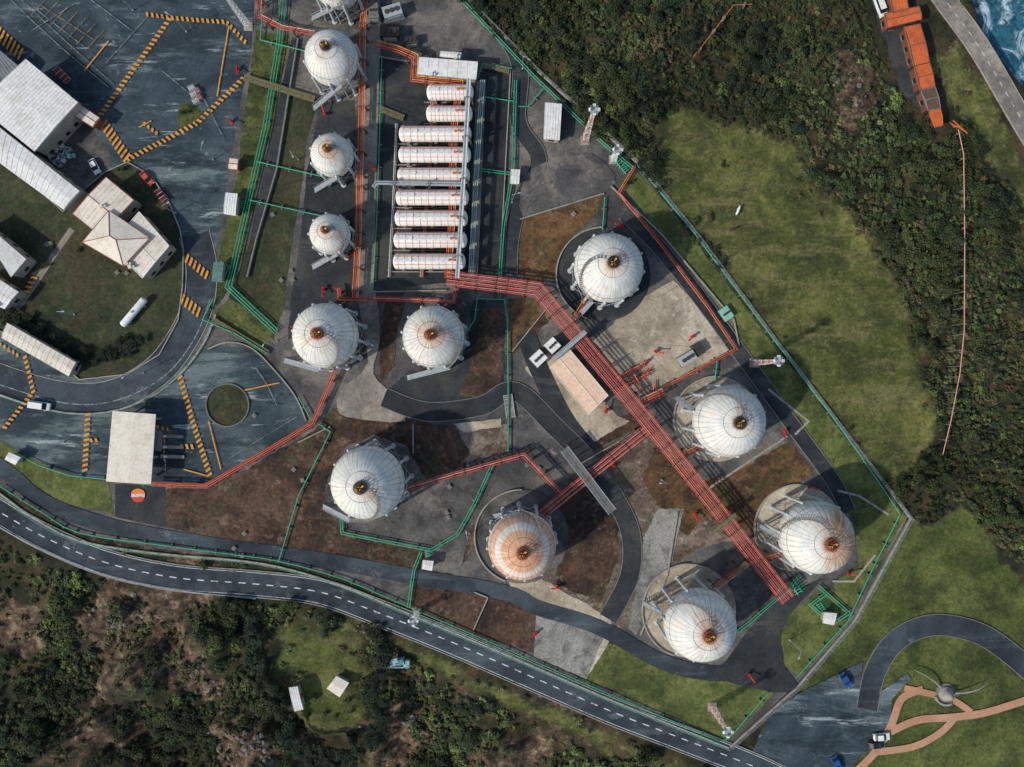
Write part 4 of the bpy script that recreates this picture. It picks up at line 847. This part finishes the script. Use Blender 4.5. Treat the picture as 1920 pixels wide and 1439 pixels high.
sheet('road_marking',circ(260,929,13,28),REDP); sheet('road_marking',[(260+13*math.cos(t),929-2.5-(10.3)*math.sin(t)) for t in np.linspace(0,math.pi,16)],ORGP); sheet('road_marking',[(247.5,926),(272.5,926),(272.5,932),(247.5,932)],WHP)
CV=[(1797,243),(1807,290),(1809,450),(1808,620),(1800,700),(1783,790),(1768,852)]
zl=4.5; P=[W(x,y,zl) for x,y in CV]; E=empty('aerial_pipeline',(P[0].x,P[0].y,0),'long thin faded red pipeline on trestles through scrub','pipework'); o0=P[0].copy()
mb=MB(); Q=[(q.x-o0.x,q.y-o0.y,zl) for q in P]; mb.tube(Q,.11,8); mb.obj('pipe',PINK,E)
mb=MB(); mb.bar((-.7,0,zl-.25),(.7,0,zl-.25),.14,.14); mb.bar((0,0,-3),(0,0,zl-.3),.14,.14); tm=mb.mesh('trestle',CWALLG)
for i in range(len(Q)-1):
    a=Vector(Q[i]);b=Vector(Q[i+1]); L=(b-a).length; rot=math.atan2((b-a).y,(b-a).x)-math.pi/2
    for t in np.arange(1,L,4.2): q=a.lerp(b,t/L); f=newobj('trestle',tm,E,(q.x,q.y,0)); f.rotation_euler[2]=rot
mb=MB()
for i in range(4): mb.bar((-2+.3*i,2-.4*i,4),(2-.4*i,-1+.5*i,5),.15,.15)
mb.bar((-2,2,5.5),(1.5,-1.5,5.8),.2,.2); mb.obj('head_frame',ROOFO,E)
rack('hillside_pipe','thin orange pipe along a path in the woods',[(1300,108),(1345,50),(1375,10),(1410,8)],4.,[(0,.1,ORG,0)],.4,6.)
# ------------------------------------------------------------ road markings yard
for q,w in (([(320,36),(190,216)],9),([(275,28),(330,36),(425,43),(464,84)],8),([(458,147),(370,232),(240,300)],9),([(195,232),(242,302)],18),([(-10,55),(42,105)],22),([(350,484),(388,516)],15),([(342,560),(378,590)],18),([(338,706),(365,800),(395,893)],10),([(166,775),(160,888)],10),([(5,628),(132,703)],6),([(48,668),(64,735),(12,800)],8),([(340,837),(368,838)],9),([(170,826),(185,826)],7),([(66,520),(50,552)],12),([(270,232),(300,255)],6),([(0,645),(40,670)],6),([(295,800),(320,806)],6)):
    hatch(q,w)
for q in ([(430,50),(408,182)],[(205,78),(160,134)],[(460,732),(525,718)],[(392,790),(415,880)],[(262,240),(285,228)],[(345,880),(392,893)]): line(q,2.2)
for q in ([(20,0),(110,85),(205,165)],[(30,-10),(120,75),(215,160)],[(280,30),(200,120)],[(70,20),(160,90)],[(170,0),(250,60)],[(380,180),(420,260)],[(60,60),(140,10)],[(480,690),(500,720),(520,760)],[(430,860),(560,780)],[(300,130),(360,180)]): line(q,1.2,WHF,4 if len(q)>2 else 0)
for i in range(7): line([(95+i*17,-8+i*11),(60+i*17,30+i*11)],1.,YEF)
line([(78,12),(180,78)],1.,YEF)
for i,(x,y) in enumerate(((300,818),(300,838),(302,856))):
    sheet('traffic_island',[(x,y-4),(x+45,y-2),(x+45,y+4),(x,y+3)],CONC); p=W(x+12,y); E=empty('gate_barrier',(p.x,p.y,gz(p.x,p.y)),'red and white lifting barrier at the gate','barrier','gate barriers')
    mb=MB(); mb.box((0,0,.55),(.5,.5,1.1)); mb.box((0,0,1.15),(.6,.6,.1)); mb.obj('housing',WHITE,E); mb=MB()
    for k in range(6): mb.box((.1,-.6-.55*k,1.),(.1,.55,.12),0,k%2)
    mb.obj('arm',[RED,WHITE],E)
mb=MB(); mb.box((0,0,.25),(1.0,1.0,.5)); mb.box((0,0,.54),(.8,.8,.08),0,1); mb.cyl((0,0,.58),(0,0,.64),.1,8,m=1); vp=mb.mesh('valve_pit',[CWALL,CWALLG])
for i in range(26):
    x,y=random.choice([(570,500),(820,950),(860,930),(650,330),(640,520),(930,700),(540,520),(1290,700),(1180,560),(1220,1060),(700,1000),(460,760),(220,500),(80,440),(200,520),(1000,880),(460,1020),(1060,420),(560,880),(500,420),(940,300)]); x+=random.uniform(-22,22); y+=random.uniform(-22,22); p=W(x,y)
    if any((x-a)**2+(y-b)**2<(r*S+12)**2 for a,b,r in SPG): continue
    o=newobj('valve_pit',vp,None,(p.x,p.y,gz(p.x,p.y))); o.rotation_euler[2]=random.uniform(0,1); tag(o,'small concrete valve pit with steel lid','valve pit','concrete valve pits')
mb=MB(); mb.cyl((0,0,0),(0,0,8),.1,8,.05); mb.cyl((0,0,0),(0,0,.4),.25,8); mb.tube([(0,0,7.9),(.7,0,8.3),(1.6,0,8.4)],.05,6); lpm=mb.mesh('pole',STEEL); mb=MB(); mb.box((1.9,0,8.36),(.7,.3,.14)); lpl=mb.mesh('lamp_head',STEEL)
for i,(x,y) in enumerate(((140,590),(400,300),(350,60),(270,700),(560,300),(960,380),(1230,560),(120,830),(520,640),(700,640),(330,400),(880,1000),(1240,900),(1480,1200),(980,130),(250,20))):
    p=W(x,y); E=empty('street_lamp',(p.x,p.y,gz(p.x,p.y)),'slim grey street lamp with a single arm','street lamp','street lamps'); E.rotation_euler[2]=i*1.3; newobj('pole',lpm,E); newobj('lamp_head',lpl,E)
def beast(x,y,mat,rot,label):
    vs=[(-.75,0,1.05),(0,0,1.05),(.7,0,1.12),(1.05,0,1.35),(1.35,0,1.2),(1.6,0,.95)]; es=[(0,1),(1,2),(2,3),(3,4),(4,5)]; rs=[.3,.38,.32,.2,.16,.09]
    for bx,b in ((-.7,0),(.65,2)):
        for s_ in (-1,1):
            k=len(vs); j=.12 if b==0 else -.03; vs+=[(bx,s_*.2,.8),(bx-j,s_*.21,.45),(bx,s_*.21,.03)]; rs+=[.15,.08,.07]; es+=[(b,k),(k,k+1),(k+1,k+2)]
    k=len(vs); vs+=[(-1.05,0,.95),(-1.15,0,.5)]; rs+=[.05,.05]; es+=[(0,k),(k,k+1)]
    k=len(vs); vs+=[(1.3,.16,1.36),(1.3,-.16,1.36)]; rs+=[.05,.05]; es+=[(4,k),(4,k+1)]
    me=bpy.data.meshes.new('cow'); me.from_pydata(vs,es,[]); me.materials.append(mat); o=newobj('cow',me); o.modifiers.new('s','SKIN')
    for i,r in enumerate(rs): me.skin_vertices[0].data[i].radius=(r,r)
    me.skin_vertices[0].data[0].use_root=True; o.modifiers.new('ss','SUBSURF').levels=1
    p=W(x,y); o.location=(p.x,p.y,HT(p.x,p.y)); o.rotation_euler[2]=rot; tag(o,label,'cow')
beast(1381,398,WHITE,1.2,'white cow grazing on the rough field'); beast(1372,432,BARK,.3,'brown cow grazing on the rough field'); beast(1330,410,BARK,2.,'brown cow grazing on the rough field')
# ------------------------------------------------------------ vegetation
vk=.68
PAL=np.array([hexc(c,vk)[:3] for c in ('3f4a2b','4c5632','5a5a38','60553e','384330','68753f')])
def quads_tree(x,y,z,r,h,col,n,R):
    nl=R.integers(3,8); lc=np.c_[R.normal(0,r*.48,nl),R.normal(0,r*.48,nl),h*.5+R.normal(0,h*.13,nl)]; rl=r*R.uniform(.3,.62,nl)
    li=R.integers(0,nl,n); d=R.normal(0,1,(n,3)); d[:,2]=np.abs(d[:,2])*.9+R.uniform(-.35,.2,n); d/=np.linalg.norm(d,axis=1)[:,None]
    p=lc[li]+d*(rl[li]*R.uniform(.6,1.35,n))[:,None]; nn=d*.9+np.array([0,0,.6])+R.normal(0,.4,(n,3)); nn/=np.linalg.norm(nn,axis=1)[:,None]
    t=np.cross(nn,R.normal(0,1,(n,3))); t/=np.linalg.norm(t,axis=1)[:,None]+1e-9; b=np.cross(nn,t); s=R.uniform(.1,.27,n)*(.75+r*.12)
    t*=s[:,None]; b*=(s*R.uniform(.6,1.1,n))[:,None]
    q=np.stack([p-t-b*.4,p+t*.3-b,p+t+b*.4,p-t*.3+b],1).reshape(-1,3)
    cc=col[None]*R.uniform(.78,1.25,n)[:,None]; cc=np.repeat(cc,4,0)
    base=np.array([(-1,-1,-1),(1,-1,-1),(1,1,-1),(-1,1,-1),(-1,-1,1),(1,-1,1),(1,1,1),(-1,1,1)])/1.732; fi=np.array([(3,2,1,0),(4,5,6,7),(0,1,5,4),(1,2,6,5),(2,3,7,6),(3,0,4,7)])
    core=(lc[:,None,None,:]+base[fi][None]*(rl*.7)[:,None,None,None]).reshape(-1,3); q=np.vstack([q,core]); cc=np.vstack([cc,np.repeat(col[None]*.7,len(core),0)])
    return q+np.array([x,y,z]),cc
def mk(name,q,c,mat):
    n=len(q)//4; me=bpy.data.meshes.new(name); me.from_pydata(q.tolist(),[],np.arange(n*4).reshape(n,4).tolist()); a=me.color_attributes.new('col','FLOAT_COLOR','POINT'); a.data.foreach_set('color',np.c_[c,np.ones(len(c))].ravel()); me.materials.append(mat); return me
T=[]
step=1.5
px0,px1,py0,py1=-50,1980,-50,1490
wx=np.arange(W(px0,0).x,W(px1,0).x,step); wy=np.arange(W(0,py1).y,W(0,py0).y,step)
MX,MY=np.meshgrid(wx,wy); cn=vnoise(MX,MY,21,.045,4); dn=vnoise(MX,MY,33,.08,4); tn=vnoise(MX,MY,61,.07,4); bn=vnoise(MX,MY,71,.03,5)
for j,y in enumerate(wy):
    for i,x in enumerate(wx):
        xx,yy=x+random.uniform(-.75,.75),y+random.uniform(-.75,.75)
        if gl(dflat,xx,yy)<1.2 or gl(wd,xx,yy)<1: continue
        gm=gl(g,xx,yy); rm=gl(rk,xx,yy); lowz=yy<-40
        if gm>.3 and random.random()>(.22*(1-gm)+.004 if not lowz else .1): continue
        if rm>.45 and random.random()>.22: continue
        if lowz and dn[j,i]<.5 and random.random()<.65: continue
        if not lowz and dn[j,i]<.42 and random.random()<.4: continue
        big_=random.random(); d0=gl(dflat,xx,yy)
        r=random.uniform(.5,1.0)+.5*big_**4
        if tn[j,i]>.52 or (not lowz and d0<14 and xx<50): r+=1.3*big_**2
        if gm>.3: r=min(r,.8)
        brown=cn[j,i]<.46
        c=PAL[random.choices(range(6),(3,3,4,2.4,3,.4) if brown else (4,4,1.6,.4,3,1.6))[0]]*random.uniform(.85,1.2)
        c=c*(.6+.95*float(np.clip((bn[j,i]-.3)/.4,0,1)))  # broad tone patches: paler bare spots, and shaded hollows painted into crown colours
        if lowz: c=c*(1.15 if d0<28 else .7)  # deep ravine shade painted into the scrub colours far below the road
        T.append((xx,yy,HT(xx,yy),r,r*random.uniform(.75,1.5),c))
T.sort(key=lambda t:-t[3]); IND=T[:200]; REST=T[200:]
print('trees',len(T))
R=np.random.default_rng(5); Q=[];Cc=[]
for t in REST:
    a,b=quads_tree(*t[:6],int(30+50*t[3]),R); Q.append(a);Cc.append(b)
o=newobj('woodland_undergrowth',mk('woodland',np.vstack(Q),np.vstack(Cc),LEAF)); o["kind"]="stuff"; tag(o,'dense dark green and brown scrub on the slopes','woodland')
TM=[]
for k in range(10):
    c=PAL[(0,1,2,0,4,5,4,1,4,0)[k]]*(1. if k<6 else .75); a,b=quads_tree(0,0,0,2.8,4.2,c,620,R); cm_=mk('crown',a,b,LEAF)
    mb=MB(); mb.cyl((0,0,-.5),(0,0,1.9),.28,8,.17)
    for i in range(4): an=i*1.6+k; mb.cyl((0,0,1.3),(1.3*math.cos(an),1.3*math.sin(an),2.6),.11,6,.04)
    TM.append((cm_,mb.mesh('trunk',BARK)))
def tree(x,y,z,r,k,label='dense green tree crown on the wooded slope',grp='trees in the woodland'):
    E=empty('tree',(x,y,z),label,'tree',grp); E.scale=(r/2.8,)*3; E.rotation_euler[2]=random.uniform(0,6); newobj('crown',TM[k][0],E); newobj('trunk',TM[k][1],E)
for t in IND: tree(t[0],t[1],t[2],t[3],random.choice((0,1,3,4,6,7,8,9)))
for (x,y) in smooth([(5,588),(50,605),(95,635),(140,662),(180,672),(230,655),(255,640)],3)+[(25,598),(70,622),(118,655),(200,668),(160,678)]: p=W(x,y); tree(p.x,p.y,gz(p.x,p.y)-.1,random.uniform(1.3,1.9),6,'dark clipped hedge tree beside the lawn','hedge trees')
rim=[(480,1160),(478,1200),(485,1240),(500,1275),(525,1310),(535,1350),(548,1390),(580,1412),(630,1415),(680,1405),(712,1370),(715,1330),(700,1295),(712,1260),(716,1220),(705,1185)]
for (x,y) in smooth(rim,4): x+=random.uniform(-8,8); y+=random.uniform(-8,8); p=W(x,y); tree(p.x,p.y,groundz(x,y)-.1,random.uniform(1.3,2.4),random.choice((6,8,4)),'dark green tree bordering the mossy clearing','clearing border trees')
for (x,y) in ((20,455),(85,500),(100,465),(150,470),(1250,215),(1245,190),(350,212),(230,318),(1180,345),(520,1400)): p=W(x,y); tree(p.x,p.y,groundz(x,y),random.uniform(.7,1.3),random.randrange(6),'small green shrub beside the lawn','shrubs')
BO=[]
for k in range(4):
    mb=MB(); n1,n2=7,5; prof=[(math.sin(math.pi*i/n2)*random.uniform(.8,1.1)+.001,-math.cos(math.pi*i/n2)*.6) for i in range(n2+1)]; mb.rev((0,0,0),prof,8); mb.v=[(a*random.uniform(.8,1.25),b*random.uniform(.8,1.25),c_*random.uniform(.8,1.2)) for a,b,c_ in mb.v]; mb.s=[False]*len(mb.s); BO.append(mb.mesh('boulder',GRAVEL if k%2 else SOILL))
for i in range(130):
    x,y=random.choice([(440,1400),(420,1380),(460,1420),(370,1280),(760,1370),(230,1170),(1590,160)]); x+=random.gauss(0,28); y+=random.gauss(0,20); p=W(x,y)
    o=newobj('boulder',BO[i%4],None,(p.x,p.y,HT(p.x,p.y)+.1)); s_=random.uniform(.25,.9); o.scale=(s_,s_,s_); o.rotation_euler[2]=random.uniform(0,6); tag(o,'rough grey brown boulder on the rocky slope','rock','boulders')
# ------------------------------------------------------------ light and camera
el=math.radians(39); az=math.radians(30)
d=Vector((math.cos(az)*math.cos(el),math.sin(az)*math.cos(el),-math.sin(el)))
sl=bpy.data.lights.new('sun','SUN'); sl.energy=3.4; sl.angle=math.radians(2.); sl.color=(1,.95,.87); so=bpy.data.objects.new('sun',sl); COL.objects.link(so); so.rotation_euler=d.to_track_quat('-Z','Y').to_euler()
w=bpy.data.worlds.new('World'); scene.world=w; w.use_nodes=True; nt=w.node_tree; sk=nt.nodes.new('ShaderNodeTexSky'); sk.sky_type='NISHITA'; sk.sun_disc=False; sk.sun_elevation=el; sk.sun_rotation=math.atan2(-d.x,-d.y)
nt.links.new(sk.outputs[0],nt.nodes['Background'].inputs[0]); nt.nodes['Background'].inputs[1].default_value=.15
cd=bpy.data.cameras.new('camera'); cd.lens=26.25; cd.sensor_width=36; cd.clip_end=9000; cd.clip_start=1; co=bpy.data.objects.new('camera',cd); COL.objects.link(co); co.location=(0,0,H); scene.camera=co
scene.view_settings.view_transform='Standard'; scene.view_settings.look='None'; scene.view_settings.exposure=0
